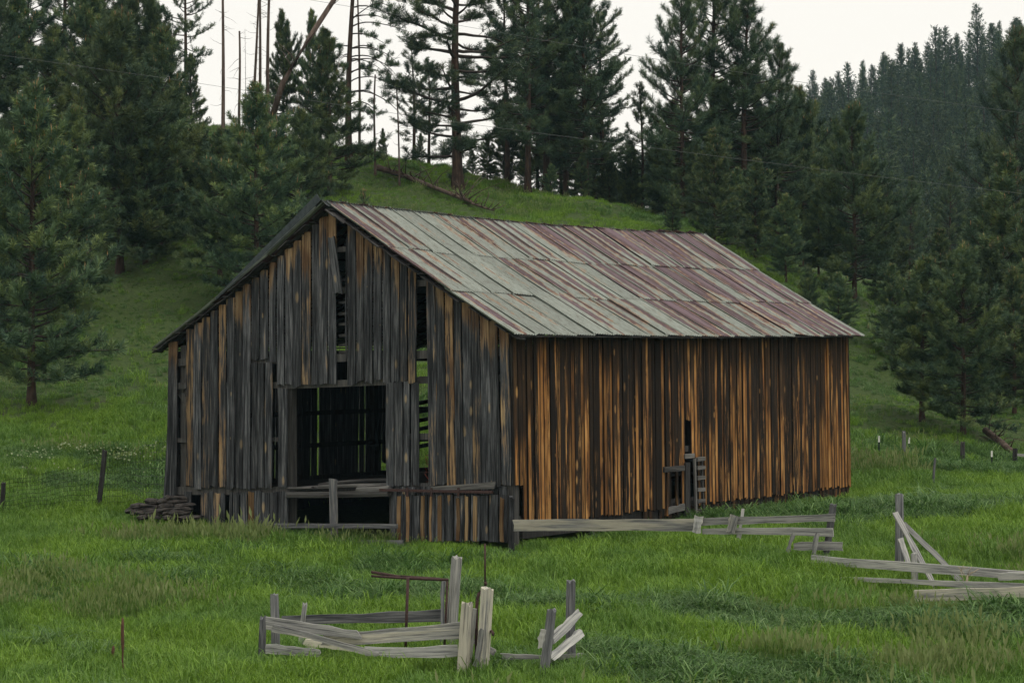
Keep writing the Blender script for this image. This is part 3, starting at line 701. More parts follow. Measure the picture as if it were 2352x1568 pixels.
# ------------------------------------------------------------------ fences and yard furniture
frng = random.Random(21)
def gpost(parent, xt, yt, xb, yb, wpx, Y=None, mat=M_FENCE, square=0.6, name='post', pin=20, thick=None, jag=0.045, taper=0.9):
    """post whose foot stands on the ground where the photo shows it"""
    if Y is None: Y = hit(xb, yb).y
    a = P(xt, yt, Y); b = P(xb, yb, Y); b.z = gz(b.x, Y) - 0.25
    w = wpx * Y / F
    return beam(name, a, b, w, thick or w * 0.9, mat, parent, frng, round_=True, square=square, pin=pin, jag=jag, taper=taper)
def gboard(parent, x0, y0, Y0, x1, y1, Y1, wpx, wpx2=None, name='rail', pin=25, t=0.04, mat=M_FENCE, rag=(0.02, 0.02), bow=0.012, nseg=6):
    return beam(name, P(x0, y0, Y0), P(x1, y1, Y1), wpx * Y0 / F, t, mat, parent, frng, w2=(wpx2 or wpx) * Y1 / F, pin=pin, rag=rag, bow=bow, nseg=nseg, wav=0.013)
YF = 30.3; YBK = 32.0
pen = empty('pen_fence', hit(1062, 1530), 'broken-down grey plank pen with two tall split gate posts in the foreground', 'fence')
gpost(pen, 605, 1415, 604, 1520, 18, Y=30.9, mat=M_FENCE_DARK); gpost(pen, 630, 1364, 631, 1500, 21, Y=31.2, pin=5, mat=M_FENCE_DARK); gpost(pen, 701, 1385, 690, 1490, 13, Y=31.9, pin=60)
gpost(pen, 1050, 1278, 1034, 1480, 29, Y=32.1, pin=30, square=0.5)
gboard(pen, 1019, 1337, 31.9, 1018, 1490, 31.9, 10, name='board', pin=5, mat=M_FENCE_DARK)
gpost(pen, 1073, 1385, 1061, 1532, 28, Y=30.3, pin=70, square=0.8, jag=0.06, thick=0.10)
gboard(pen, 1090, 1394, 30.5, 1078, 1530, 30.5, 8, name='board', pin=20)
gpost(pen, 1119, 1348, 1102, 1530, 31, Y=30.35, pin=72, square=0.85, thick=0.12)
gboard(pen, 1106, 1444, 30.2, 1093, 1530, 30.2, 14, name='board', pin=60, rag=(0.05, 0.02))
gboard(pen, 650, 1424, 31.9, 1016, 1413, 32.0, 17, 28, pin=8, mat=M_FENCE_DARK)
gboard(pen, 612, 1430, 30.75, 826, 1459, 30.6, 30, 18, pin=45, rag=(0.02, 0.05))
gboard(pen, 740, 1468, 30.75, 1062, 1447, 30.45, 26, 38, pin=60, rag=(0.05, 0.02))
gboard(pen, 626, 1442, 30.62, 868, 1502, 30.42, 14, 14, pin=50, rag=(0.03, 0.05))
gboard(pen, 612, 1488, 30.7, 735, 1500, 30.6, 20, 18, pin=40)
gboard(pen, 700, 1476, 31.3, 800, 1488, 31.2, 16, 12, pin=75, rag=(0.05, 0.05))
gboard(pen, 840, 1496, 30.5, 1050, 1494, 30.45, 20, 27, pin=40)
gboard(pen, 1088, 1470, 30.7, 1134, 1497, 30.5, 13, 13, pin=30)
gboard(pen, 1150, 1507, 30.6, 1254, 1509, 30.6, 13, 12, pin=20, name='low_rail')
stub = empty('fence_stub', hit(1300, 1510), 'short fence end with a tilted post and two slanting rails in the foreground', 'fence')
gpost(stub, 1311, 1333, 1313, 1515, 23, Y=31.2, pin=10, mat=M_FENCE_DARK); gpost(stub, 1268, 1398, 1244, 1540, 23, Y=30.2, pin=15, square=0.4, mat=M_FENCE_DARK)
gboard(stub, 1248, 1446, 30.0, 1241, 1486, 30.0, 14, name='board', pin=20)
gboard(stub, 1266, 1466, 30.45, 1333, 1405, 31.0, 22, 20, pin=35, rag=(0.03, 0.03)); gboard(stub, 1262, 1511, 30.4, 1333, 1453, 31.0, 17, 19, pin=20, rag=(0.03, 0.03), t=0.09)
gboard(stub, 1256, 1510, 30.9, 1336, 1504, 31.1, 10, 10, pin=20)
# rusted iron frame and rod
fr = empty('iron_stand', P(936, 1480, 31.4), 'rusted iron T-frame of thin bars standing inside the plank pen', 'iron frame')
def bar(parent, pts, r, name='bar', mat=M_IRON, sides=6):
    off = WM[parent].translation
    return link(name, tube_mesh([p - off for p in pts], r, sides, name), mat, parent, Matrix.Translation(off))
bar(fr, [P(937, 1326, 31.4), P(931, 1500, 31.4)], 0.022); bar(fr, [P(853, 1313, 31.6), P(935, 1327, 31.5), P(1030, 1331, 31.4)], 0.022)
bar(fr, [P(853, 1322, 31.5), P(940, 1328, 31.45)], 0.017); bar(fr, [P(1028, 1330, 31.5), P(1021, 1480, 31.5)], 0.018); bar(fr, [P(920, 1322, 31.5), P(1010, 1328, 31.5)], 0.014)
rod = empty('iron_rod', P(1100, 1500, 30.6), 'thin rusted iron rod with a hooked end beside the taller gate post', 'rod')
bar(rod, [P(1114, 1248, 30.55), P(1114, 1337, 30.55)], 0.014)
bar(rod, [P(1114, 1335, 30.55), P(1116, 1341, 30.55), P(1110, 1350, 30.55), P(1100, 1362, 30.55), P(1096, 1380, 30.55), P(1095, 1398, 30.55), P(1094, 1430, 30.55), P(1094, 1530, 30.55)], 0.024, name='hook')
bar(rod, [P(1120, 1450, 30.45), P(1130, 1449, 30.3), P(1133, 1454, 30.25), P(1132, 1459, 30.25)], 0.02, name='latch')

fd = empty('yard_fence', P(1600, 1250, 42), 'silvery board fence running from the barn corner to a leaning post', 'fence')
gboard(fd, 1180, 1206, 43.4, 1600, 1205, 42.0, 27, 25, pin=65)
gboard(fd, 1606, 1184, 41.85, 1599, 1224, 41.85, 19, 19, name='cleat', pin=55)
gboard(fd, 1606, 1198, 41.95, 1918, 1188, 40.9, 17, 17, pin=30)
gboard(fd, 1688, 1182, 41.6, 1677, 1222, 41.6, 20, 22, name='cleat', pin=55)
gboard(fd, 1706, 1168, 41.8, 1697, 1235, 41.8, 5, 10, name='stake', pin=10)
gboard(fd, 1616, 1220, 41.95, 1913, 1221, 40.85, 10, 19, pin=30)
gboard(fd, 1822, 1254, 41.1, 1935, 1253, 40.8, 17, 19, pin=25)
gboard(fd, 1822, 1225, 41.0, 1811, 1266, 41.0, 8, 9, name='cleat', pin=30); gboard(fd, 1878, 1224, 40.75, 1865, 1286, 40.75, 9, 11, name='cleat', pin=20)
gpost(fd, 1914, 1158, 1890, 1290, 19, Y=41.05, pin=8, square=0.3, mat=M_FENCE_DARK); gboard(fd, 1872, 1277, 40.9, 1918, 1279, 40.9, 6, 6, pin=30)
gpost(fd, 1176, 1140, 1178, 1245, 13, Y=43.55, mat=M_GABLE)
fe = empty('fallen_rails', P(2100, 1345, 37.6), 'sagging grey rails on a stub post, running out of frame at the right', 'fence')
gboard(fe, 1864, 1286, 40.4, 2420, 1326, 36.4, 21, 20, pin=22); gboard(fe, 1930, 1327, 39.2, 2420, 1354, 36.2, 8, 22, pin=20); gboard(fe, 2100, 1368, 37.3, 2430, 1355, 36.0, 27, 23, pin=70)
gboard(fe, 2296, 1324, 36.9, 2420, 1319, 36.1, 16, 18, pin=10); gboard(fe, 1876, 1307, 40.0, 1912, 1308, 39.8, 7, 6, pin=60)
gpost(fe, 2099, 1269, 2099, 1345, 16, Y=39.05, pin=40); gpost(fe, 2400, 1290, 2400, 1380, 16, Y=36.6, pin=40)
ff = empty('braced_post', hit(2066, 1290), 'tall dark post with slanting grey braces above the sagging rails', 'post')
gpost(ff, 2066, 1134, 2065, 1292, 21, Y=40.2, pin=4, mat=M_FENCE_DARK); gboard(ff, 2057, 1180, 40.05, 2148, 1348, 38.6, 13, 13, name='brace', pin=45, t=0.08)
gboard(ff, 2077, 1202, 40.25, 2222, 1348, 39.0, 12, 13, name='brace', pin=20, t=0.08); gboard(ff, 2068, 1238, 40.0, 2090, 1305, 39.6, 13, 13, name='brace', pin=40, t=0.05, rag=(0.03, 0.02))
# pasture posts behind, right
def lone(label, xt, yt, xb, yb, w, **kw):
    e = empty('fence_post', hit(xb, yb), label, 'post', 'pasture fence posts right of the barn'); gpost(e, xt, yt, xb, yb, w, **kw); return e
lone('knobbly pale grey wooden post nearest the barn in the far pasture', 2076, 990, 2077, 1061, 10, square=0.2, pin=10, mat=M_FENCE_DARK)
lone('thin leaning dark stake alone in the right meadow', 2148, 1051, 2142, 1114, 6, square=0.3, pin=2, mat=M_FENCE_DARK)
lone('squat dark wooden post below the right-hand pines', 2211, 1014, 2210, 1070, 11, pin=0, square=0.6, mat=M_BEAM)
e = lone('dark wooden post with a rail at the right picture edge', 2332, 1030, 2333, 1071, 11, pin=0, mat=M_BEAM)
gboard(e, 2334, 1042, hit(2333, 1071).y, 2400, 1050, hit(2333, 1071).y, 6, 6, pin=40)
for x, yt, yb, lab in ((2019, 1001, 1052, 'white-tipped green steel post closest to the barn end'), (2088, 1004, 1046, 'white-tipped green steel post beside the knobbly wooden post'), (2278, 1035, 1077, 'white-tipped green steel post between the two dark wooden posts')):
    Y = hit(x, yb).y; e = empty('steel_post', hit(x, yb), lab, 'post', 'steel posts of the pasture fence')
    off = WM[e].translation; a = P(x, yt, Y); m = P(x, yt + 14, Y); bt = P(x, yb + 10, Y)
    V, Fc = join_boxes('s', [(m, bt, 0.045, 0.008, TOCAM), (m + Vector((0, 0.012, 0)), bt + Vector((0, 0.012, 0)), 0.008, 0.032, TOCAM)])
    link('shaft', mesh_py('shaft', [q - off for q in V], Fc), M_TPOST, e, Matrix.Translation(off))
    V, Fc = join_boxes('s', [(a, m, 0.046, 0.009, TOCAM), (a + Vector((0, 0.013, 0)), m + Vector((0, 0.013, 0)), 0.009, 0.033, TOCAM)])
    link('painted_tip', mesh_py('painted_tip', [q - off for q in V], Fc), M_WHITE, e, Matrix.Translation(off))
# woven wire fence on the left
wf = empty('wire_fence', hit(221, 1172), 'sagging woven wire fence on two leaning posts left of the barn', 'fence')
p1 = hit(221, 1172); p0 = hit(-2, 1185); Y1 = p1.y; Y0 = p0.y
gpost(wf, 241, 1033, 221, 1172, 13, Y=Y1, mat=M_BEAM, pin=5); gpost(wf, 8, 1107, -4, 1185, 11, Y=Y0, mat=M_BEAM, pin=5)
tops = [P(-140, 1120, Y0), P(5, 1105, Y0), P(120, 1085, (Y0 + Y1) / 2), P(238, 1046, Y1), P(310, 1030, Y1 + 0.2), P(386, 1012, B(BW, 0, 0).y)]
def along(pts, t):
    f = t * (len(pts) - 1); i = min(int(f), len(pts) - 2); return pts[i].lerp(pts[i + 1], f - i)
wv = []; wfc = []
def wire(pts, r, V, Fc):
    me_pts = pts; s0 = len(V)
    for p in me_pts:
        for a in (0, 2.1, 4.2): V.append(p + Vector((0, math.cos(a) * r, math.sin(a) * r)) + Vector((math.sin(a) * r * 0.7, 0, 0)))
    for i in range(len(me_pts) - 1):
        for k in range(3): k2 = (k + 1) % 3; Fc.append((s0 + i * 3 + k, s0 + i * 3 + k2, s0 + i * 3 + 3 + k2, s0 + i * 3 + 3 + k))
def fence_pt(t, h):
    p = along(tops, t); g = gz(p.x, p.y); q = p.copy(); q.z = g + (p.z - g) * h + 0.02 * math.sin(t * 40 + h * 5); q.x += 0.01 * math.sin(h * 20 + t * 60); return q
for h in np.linspace(0.02, 1, 10): wire([fence_pt(t, h) for t in np.linspace(0, 1, 40)], 0.004, wv, wfc)
for t in np.linspace(0, 1, 62): wire([fence_pt(t, h) for h in np.linspace(0, 1, 8)], 0.0035, wv, wfc)
off = WM[wf].translation
link('wire_mesh', mesh_py('wire_mesh', [q - off for q in wv], wfc), M_MESH, wf, Matrix.Translation(off))
# hitching post and rail in front of the lower doorway
hp = empty('doorway_barrier', B(u_of(765), -0.7, -0.1), 'grey notched post with one thin rail before the dark lower doorway', 'barrier')
def gq(px, py, off):
    u = u_of(px, off); Y = B(u, off, 0).y; return B(u, off, CZ - (py - 784) / F * Y)
beam('post', gq(765, 1099, -0.35), gq(768, 1262, -0.35), 0.15, 0.06, M_FENCE_DARK, hp, frng, face=N_G, pin=70, rag=(0.03, 0), nseg=5)
beam('rail', gq(632, 1206, -0.42), gq(912, 1208, -0.42), 0.085, 0.05, M_FENCE_DARK, hp, frng, face=N_G, pin=5, nseg=5)
beam('threshold', gq(690, 1245, -0.45), gq(925, 1246, -0.45), 0.10, 0.05, M_FENCE_DARK, hp, frng, face=N_G, pin=10, nseg=4)
# tangle of red twine behind the missing board
tw = empty('twine_bundle', B(u_of(985), 0.5, 0.86), 'tangle of faded red twine inside the barn behind the missing board', 'twine')
V = []; Fc = []; off = WM[tw].translation
for k in range(60):
    c = Vector((frng.uniform(-.22, .22), frng.uniform(-.2, .2), frng.uniform(0.05, .4))); r = frng.uniform(0.08, 0.2); a0 = frng.uniform(0, 6); tl = frng.uniform(-1, 1)
    wire([c + Vector((math.cos(a0 + i * 0.6) * r, math.sin(a0 + i * 0.6) * r * tl, max(-c.z, math.sin(a0 * 2 + i * 0.6) * r))) for i in range(9)], 0.005, V, Fc)
link('strands', mesh_py('strands', V, Fc), M_TWINE, tw, Matrix.Translation(off))
# dry stalks
def stalk(label, xb, yb, xt, yt, head, mat=M_STALK):
    g = hit(xb, min(yb, 1566)); Y = g.y; e = empty('dry_stalk', g, label, 'dry plant', 'dry stalks in the meadow')
    a = P(xb, yb + 10, Y); b = P(xt, yt, Y); pts = [a.lerp(b, i / 8) + Vector((frng.uniform(-.006, .006), 0, 0)) for i in range(9)]
    bar(e, pts, [0.012] * (9 - head) + [0.022] * (head - 1) + [0.010], 'stem', mat); return e
stalk('tall dry brown mullein stalk standing in the left foreground grass', 283, 1566, 281, 1418, 4)
stalk('short dark dry stalk beside the tall mullein stalk', 258, 1530, 260, 1482, 3)
dw = stalk('pale dry branching weed in front of the sagging rails', 2212, 1402, 2222, 1320, 2, M_STRAW)
Yd = hit(2212, 1402).y
for (xa, ya, xb, yb) in ((2218, 1350, 2206, 1310), (2206, 1310, 2214, 1298), (2206, 1310, 2224, 1302), (2222, 1325, 2248, 1306), (2222, 1320, 2232, 1300), (2222, 1320, 2240, 1312), (2222, 1330, 2200, 1300)):
    bar(dw, [P(xa, ya, Yd), P((xa + xb) / 2, (ya + yb) / 2 - 2, Yd), P(xb, yb, Yd)], 0.006, 'twig', M_STRAW, 5)
# overhead wires
for lab, pts in (('lower thin overhead wire crossing in front of the pines', [(-60, 118), (400, 183), (1000, 275), (1600, 353), (2000, 404), (2420, 453)]),
                 ('upper thin overhead wire crossing the sky at the top', [(640, -12), (900, 32), (1430, 124), (1860, 192), (2420, 270)])):
    e = link('overhead_wire', tube_mesh([P(x, y, 64) for x, y in pts], 0.0045, 5, 'overhead_wire'), M_WIRE); tag(e, lab, 'wire')

# ------------------------------------------------------------------ pines
def unit(v): return v / np.maximum(np.linalg.norm(v, axis=-1, keepdims=True), 1e-9)
class Tree:
    def __init__(s, seed): s.r = np.random.RandomState(seed); s.TV = []; s.TF = []; s.n = 0; s.BV = []; s.BF = []; s.bn = 0; s.tp = []; s.td = []; s.ts = []; s.tt = []
    def tube(s, pts, rad, sides, branch=True):
        pts = np.asarray(pts, float); n = len(pts); d = np.gradient(pts, axis=0); d = unit(d)
        h = np.where(np.abs(d[:, 2:3]) < 0.9, np.array([[0, 0, 1.0]]), np.array([[1.0, 0, 0]])); x = unit(np.cross(d, h)); y = np.cross(d, x)
        a = np.arange(sides) * 2 * np.pi / sides; rad = np.asarray(rad, float)
        V = pts[:, None] + (x[:, None] * np.cos(a)[None, :, None] + y[:, None] * np.sin(a)[None, :, None]) * rad[:, None, None]
        base = s.bn if branch else s.n
        i = np.arange(n - 1)[:, None] * sides; k = np.arange(sides)[None]; k2 = (k + 1) % sides
        Fq = np.stack([i + k, i + k2, i + sides + k2, i + sides + k], -1).reshape(-1, 4) + base
        if branch: s.BV.append(V.reshape(-1, 3)); s.BF.append(Fq); s.bn += n * sides
        else: s.TV.append(V.reshape(-1, 3)); s.TF.append(Fq); s.n += n * sides
    def trunk(s, h, r0, bend=0.02, lean=(0, 0), top=0.02, sides=9):
        t = np.linspace(0, 1, 14); ph = s.r.uniform(0, 6, 2)
        s.tx = lambda q: np.stack([h * bend * np.sin(q * 3 + ph[0]) * q + lean[0] * q * h, h * bend * np.sin(q * 3.7 + ph[1]) * q + lean[1] * q * h, q * h], -1)
        flare = 1 + 0.5 * np.exp(-t * 30)
        s.tube(s.tx(t), (top + (r0 - top) * (1 - t) ** 0.9) * flare, sides, False)
    def limb(s, base, az, elev, L, r, up=0.5, n=6, wig=0.12):
        p = [np.array(base)]; e = elev; a = az
        for i in range(n):
            d = np.array([np.cos(a) * np.cos(e), np.sin(a) * np.cos(e), np.sin(e)]); p.append(p[-1] + d * L / n)
            e += up / n + s.r.uniform(-wig, wig); a += s.r.uniform(-wig, wig)
        p = np.array(p); s.tube(p, np.linspace(r, r * 0.25, n + 1), 4); return p
    def tuft(s, p, d, size, tone): s.tp.append(p); s.td.append(d); s.ts.append(size); s.tt.append(tone)
    def foliage_branch(s, p, L, twigs, size, start=0.3, flat=0.5):
        n = len(p) - 1; bt = s.r.uniform(0.1, 0.75)
        tip = unit(p[-1] - p[-2]); s.tuft(p[-1], tip, size * 1.15, s.r.uniform(0.3, 0.9))
        for k in range(twigs):
            q = start + (1 - start) * (k + s.r.rand()) / twigs; f = min(q, 0.999) * n; i = int(f); b = p[i] + (p[i + 1] - p[i]) * (f - i)
            d = unit(p[i + 1] - p[i]); sidev = unit(np.cross(d, [0, 0, 1.0]))
            ang = s.r.uniform(0.5, 1.2) * s.r.choice([-1, 1]); dd = unit(d * np.cos(ang) + sidev * np.sin(ang) + np.array([0, 0, s.r.uniform(0.0, flat + 0.5)]))
            tl = L * s.r.uniform(0.10, 0.34) * (1.15 - 0.6 * q); e = b + dd * tl
            if tl > 0.25: s.tube(np.array([b, b + dd * tl * 0.5 + [0, 0, 0.03], e]), [0.012, 0.009, 0.006], 3)
            tn = np.clip(bt + s.r.uniform(-0.3, 0.35), 0, 0.9)
            s.tuft(e, unit(dd * 0.7 + [0, 0, 0.75]), size * s.r.uniform(0.75, 1.25), tn)
            m = int(tl / (size * 0.9) + s.r.rand() * 0.6)
            for j in range(m):
                s.tuft(b + dd * tl * (j + 0.6) / (m + 1) + s.r.uniform(-0.05, 0.05, 3), unit(dd + s.r.uniform(-0.5, 0.5, 3) + [0, 0, 0.7]), size * s.r.uniform(0.6, 0.95), tn * 0.7)
    def crown_mesh(s, K, wid, candles=0.0):
        p = np.array(s.tp); d = np.array(s.td); sz = np.array(s.ts); tone = np.array(s.tt); n = len(p); r = s.r
        th = r.uniform(0.12, 1.2, (n, K)); ph = r.uniform(0, 2 * np.pi, (n, K))
        h = np.where(np.abs(d[:, 2:3]) < 0.9, np.array([[0, 0, 1.0]]), np.array([[1.0, 0, 0]])); x = unit(np.cross(d, h)); y = np.cross(d, x)
        nd = d[:, None] * np.cos(th)[..., None] + (x[:, None] * np.cos(ph)[..., None] + y[:, None] * np.sin(ph)[..., None]) * np.sin(th)[..., None]
        base = p[:, None] - d[:, None] * (r.uniform(-0.15, 0.75, (n, K)) * sz[:, None])[..., None]
        L = sz[:, None] * r.uniform(0.5, 0.85, (n, K)); tip = base + nd * L[..., None]; tip[..., 2] -= 0.06 * L
        w = unit(np.cross(nd, r.uniform(-1, 1, (n, K, 3)))) * (wid * 0.5)
        mid = base * 0.45 + tip * 0.55
        V = np.stack([base, mid + w, tip, mid - w], 2).reshape(-1, 3)
        m = n * K; i = np.arange(m) * 4
        T = np.stack([i, i + 1, i + 2, i + 3], -1)
        tn = np.repeat(np.clip(tone[:, None] + r.uniform(-0.12, 0.12, (n, K)), 0, 0.93).ravel(), 4)
        if candles:
            zt = p[:, 2]; sel = (r.rand(n) < candles * np.clip((zt - zt.min()) / (zt.max() - zt.min()) - 0.25, 0, 1) ** 1.5) & (d[:, 2] > 0.3)
            if zt.max() > 0: sel |= (zt > zt.max() * 0.97)
            q = p[sel]; c = len(q)
            if c:
                hh = r.uniform(0.10, 0.22, c); ww = 0.018
                o = len(V); A = []
                for (dx, dy) in ((ww, 0), (-ww * 0.5, ww * 0.87), (-ww * 0.5, -ww * 0.87)): A.append(q + np.array([dx, dy, 0]) - [0, 0, 0.02])
                A.append(q + np.stack([r.uniform(-.02, .02, c), r.uniform(-.02, .02, c), hh], -1))
                V = np.r_[V, np.stack(A, 1).reshape(-1, 3)]; j = o + np.arange(c) * 4
                T = np.r_[T, np.stack([j, j + 1, j + 3, j + 3], -1), np.stack([j + 1, j + 2, j + 3, j + 3], -1), np.stack([j + 2, j, j + 3, j + 3], -1)]
                tn = np.r_[tn, np.full(c * 4, 1.0)]
        # degenerate quads of the candles become triangles
        me = bpy.data.meshes.new('crown'); me.vertices.add(len(V)); me.vertices.foreach_set('co', V.astype(np.float32).ravel())
        tri = T[:, 2] == T[:, 3]; Q = T[~tri]; R = T[tri][:, :3]
        li = np.r_[Q.ravel(), R.ravel()].astype(np.int32); me.loops.add(len(li)); me.loops.foreach_set('vertex_index', li)
        ls = np.r_[np.arange(len(Q)) * 4, len(Q) * 4 + np.arange(len(R)) * 3].astype(np.int32); me.polygons.add(len(ls)); me.polygons.foreach_set('loop_start', ls)
        me.update(calc_edges=True); at = me.attributes.new('tone', 'FLOAT', 'POINT'); at.data.foreach_set('value', tn.astype(np.float32))
        return me
    def meshes(s, K=14, wid=0.02, candles=0.0):
        tr = mesh_np('trunk', np.concatenate(s.TV), np.concatenate(s.TF), True)
        br = mesh_np('branches', np.concatenate(s.BV), np.concatenate(s.BF)) if s.BV else None
        cr = s.crown_mesh(K, wid, candles) if s.tp else None
        return tr, br, cr
def young(seed, h=8.0, R=2.0, cb=0.10, size=0.30, dens=1.0):
    t = Tree(seed); t.trunk(h, 0.11, 0.014); r = t.r; nb = int(h * 15 * dens)
    ph = r.uniform(0, 6.28, 3)
    for i in range(nb):
        q = cb + (0.98 - cb) * ((i + r.rand()) / nb); k = (q - cb) / (1 - cb)
        L = R * min(1, 0.70 + 1.1 * k) * (1 - k ** 1.7) ** 0.85 * r.uniform(0.5, 1.18) + 0.15
        L *= 1 + 0.28 * np.sin(i * 2.399 + ph[0] + 2.5 * k) * np.sin(k * 9 + ph[1])
        el = np.radians(-6 + 60 * k + r.uniform(-14, 14)); az = i * 2.399 + r.uniform(-0.5, 0.5)
        p = t.limb(t.tx(np.array(q)), az, el, L, 0.010 + 0.012 * L, r.uniform(-0.1, 0.9), 5)
        t.foliage_branch(p, L, int(3 + L * 5.2), size, 0.25)
    t.tuft(t.tx(np.array(1.0)), np.array([0, 0, 1.0]), size * 1.2, 0.8)
    return t
def tall(seed, h=14.0, R=2.3, cb=0.25, size=0.36, dens=1.0, r0=0.17, gap=0.2):
    t = Tree(seed); t.trunk(h, r0, 0.012); r = t.r; nb = int(h * 9.5 * dens)
    for i in range(nb):
        q = cb + (0.98 - cb) * ((i + r.rand()) / nb); k = (q - cb) / (1 - cb)
        if r.rand() < gap * (1 - k): continue
        L = R * min(1, 0.62 + 1.2 * k) * (1 - k ** 2.4) ** 0.9 * r.uniform(0.45, 1.2) + 0.2
        el = np.radians(-12 + 55 * k + r.uniform(-16, 16)); az = i * 2.399 + r.uniform(-0.7, 0.7)
        p = t.limb(t.tx(np.array(q)), az, el, L, 0.012 + 0.014 * L, 0.8, 6)
        t.foliage_branch(p, L, int(2 + L * 4.2), size, 0.36)
    for i in range(int(h * 1.6)):                 # dead lower twigs
        q = r.uniform(0.08, cb + 0.1); t.limb(t.tx(np.array(q)), r.uniform(0, 6.28), r.uniform(-0.5, 0.2), r.uniform(0.4, 1.3), 0.012, 0.1, 4, 0.25)
    return t
def bigpine(seed, h=16, R=3.0, cb=0.10):
    t = Tree(seed); t.trunk(h, 0.225, 0.014, sides=11, top=0.05); r = t.r
    for i in range(62):
        q = cb + (0.97 - cb) * ((i + r.rand()) / 62); k = (q - cb) / (1 - cb)
        L = R * (0.75 + 0.3 * np.sin(k * 3)) * (1 - k ** 3) * r.uniform(0.45, 1.15) + 0.3
        el = np.radians(r.uniform(-10, 35) - 14 * (1 - k)); az = i * 2.399 + r.uniform(-0.6, 0.6)
        p = t.limb(t.tx(np.array(q)), az, el, L, 0.03 + 0.024 * L, -0.25 if r.rand() < 0.4 else 0.5, 7, 0.2)
        for j in range(3 + int(L)):                        # secondary limbs
            f = r.uniform(0.35, 0.95) * 7; a = int(min(f, 6)); b = p[a] + (p[a + 1] - p[a]) * (f - a)
            p2 = t.limb(b, az + r.uniform(-1.1, 1.1), el + r.uniform(-0.3, 0.6), L * r.uniform(0.2, 0.42), 0.014, 0.3, 4, 0.2)
            t.foliage_branch(p2, L * 0.5, 4, 0.32, 0.3)
        t.foliage_branch(p, L, int(2 + L * 3), 0.32, 0.45)
    return t
def oldpine(seed, h=16, R=4.2):
    """thin-crowned old pine with long drooping limbs, mostly to one side"""
    t = Tree(seed); t.trunk(h, 0.24, 0.03, sides=9, top=0.06); r = t.r
    for i in range(34):
        q = r.uniform(0.22, 0.97); az = r.normal(0.0, 0.6) if r.rand() < 0.72 else r.uniform(1.5, 4.7)
        L = R * r.uniform(0.4, 1.0) * (0.45 if abs(az) > 1.3 else 1)
        p = t.limb(t.tx(np.array(q)), az, r.uniform(0.1, 0.6), L, 0.05, -1.1, 8, 0.12)
        bare = r.rand() < 0.3
        for j in range(6):
            f = r.uniform(0.3, 0.95) * 8; a = int(min(f, 7)); b = p[a] + (p[a + 1] - p[a]) * (f - a)
            p2 = t.limb(b, az + r.uniform(-1.2, 1.2), r.uniform(-0.5, 0.5), L * r.uniform(0.12, 0.3), 0.012, 0.3, 4, 0.25)
            if not bare: t.foliage_branch(p2, L * 0.35, 4, 0.30, 0.3)
    return t
def snag(seed, h=14, r0=0.14, twigs=26, top=0.05, lean=(0, 0), bend=0.012):
    t = Tree(seed); t.trunk(h, r0, bend, lean, top, 8); r = t.r
    for i in range(twigs):
        q = r.uniform(0.2, 1.0) ** 0.8; t.limb(t.tx(np.array(min(q, 0.98))), r.uniform(0, 6.28), r.uniform(-0.7, 0.4), r.uniform(0.25, 1.1), 0.014, r.uniform(-0.8, 0.6), 5, 0.3)
    return t
def farpine(seed, h=12, R=1.9):   # coarser tufts, seen from far away
    t = Tree(seed); t.trunk(h, 0.16, 0.01, sides=5); r = t.r; nb = 70
    for i in range(nb):
        q = 0.14 + 0.85 * ((i + r.rand()) / nb); k = (q - 0.14) / 0.86
        L = R * min(1, 0.5 + 1.6 * k) * (1 - k ** 1.4) * r.uniform(0.5, 1.15) + 0.15; az = i * 2.399 + r.uniform(-.5, .5); b = t.tx(np.array(q))
        d = np.array([np.cos(az), np.sin(az), 0.15 + 0.5 * k])
        for f in np.linspace(0.35, 1, int(2 + L * 2.4)): t.tuft(b + d * L * f + r.uniform(-0.15, 0.15, 3), unit(d + [0, 0, 0.6]), r.uniform(0.5, 0.85), np.clip(0.1 + 0.6 * f + r.uniform(-0.3, 0.3), 0, 0.9))
    return t
PROTO = {}
def proto(key, t, K, wid, candles, needle, bark, href):
    PROTO[key] = (*t.meshes(K, wid, candles), needle, bark, href)
for i, sd_i in enumerate((11, 12, 13, 14, 15, 16)):
    proto('young%d' % i, young(sd_i, 8.0, (2.0, 2.3, 1.8, 2.1, 2.4, 1.9)[i], (0.09, 0.12, 0.07, 0.17, 0.10, 0.14)[i], (0.28, 0.30, 0.28, 0.31, 0.29, 0.28)[i]), 46, 0.016, (0.9, 0.3, 0.6, 0.2, 0.1, 0.4)[i], M_NEEDLE, M_BARK, 8.0)
for i, sd_i in enumerate((31, 32, 33)):
    proto('tall%d' % i, tall(sd_i, 14.0, (2.5, 2.9, 2.3)[i], (0.18, 0.10, 0.24)[i], dens=(1, 1.1, 0.95)[i]), 40, 0.017, 0.15, M_NEEDLE_DARK, M_BARK, 14.0)
proto('sparse0', tall(41, 9.0, 1.1, 0.22, 0.27, 0.75, 0.10, 0.35), 36, 0.018, 0.0, M_NEEDLE_DARK, M_BARK, 9.0)
proto('sparse1', tall(42, 14.0, 2.1, 0.36, 0.28, 0.5, 0.16, 0.35), 36, 0.018, 0.0, M_NEEDLE_DARK, M_BARK, 14.0)
proto('big', bigpine(51), 34, 0.019, 0.0, M_NEEDLE_DARK, M_BARK, 16.0)
proto('old', oldpine(52), 34, 0.018, 0.0, M_NEEDLE_DARK, M_BARK, 16.0)
proto('snag0', snag(61), 0, 0, 0, None, M_SNAG, 14.0); proto('snag1', snag(62, 14, 0.11, 40, 0.03), 0, 0, 0, None, M_SNAG, 14.0)
proto('snag2', snag(63, 6, 0.10, 12, 0.06, bend=0.02), 0, 0, 0, None, M_SNAG, 6.0)
proto('seedling', young(71, 1.6, 0.5, 0.08, 0.2, 1.5), 14, 0.018, 1.0, M_NEEDLE, M_BARK, 1.6)
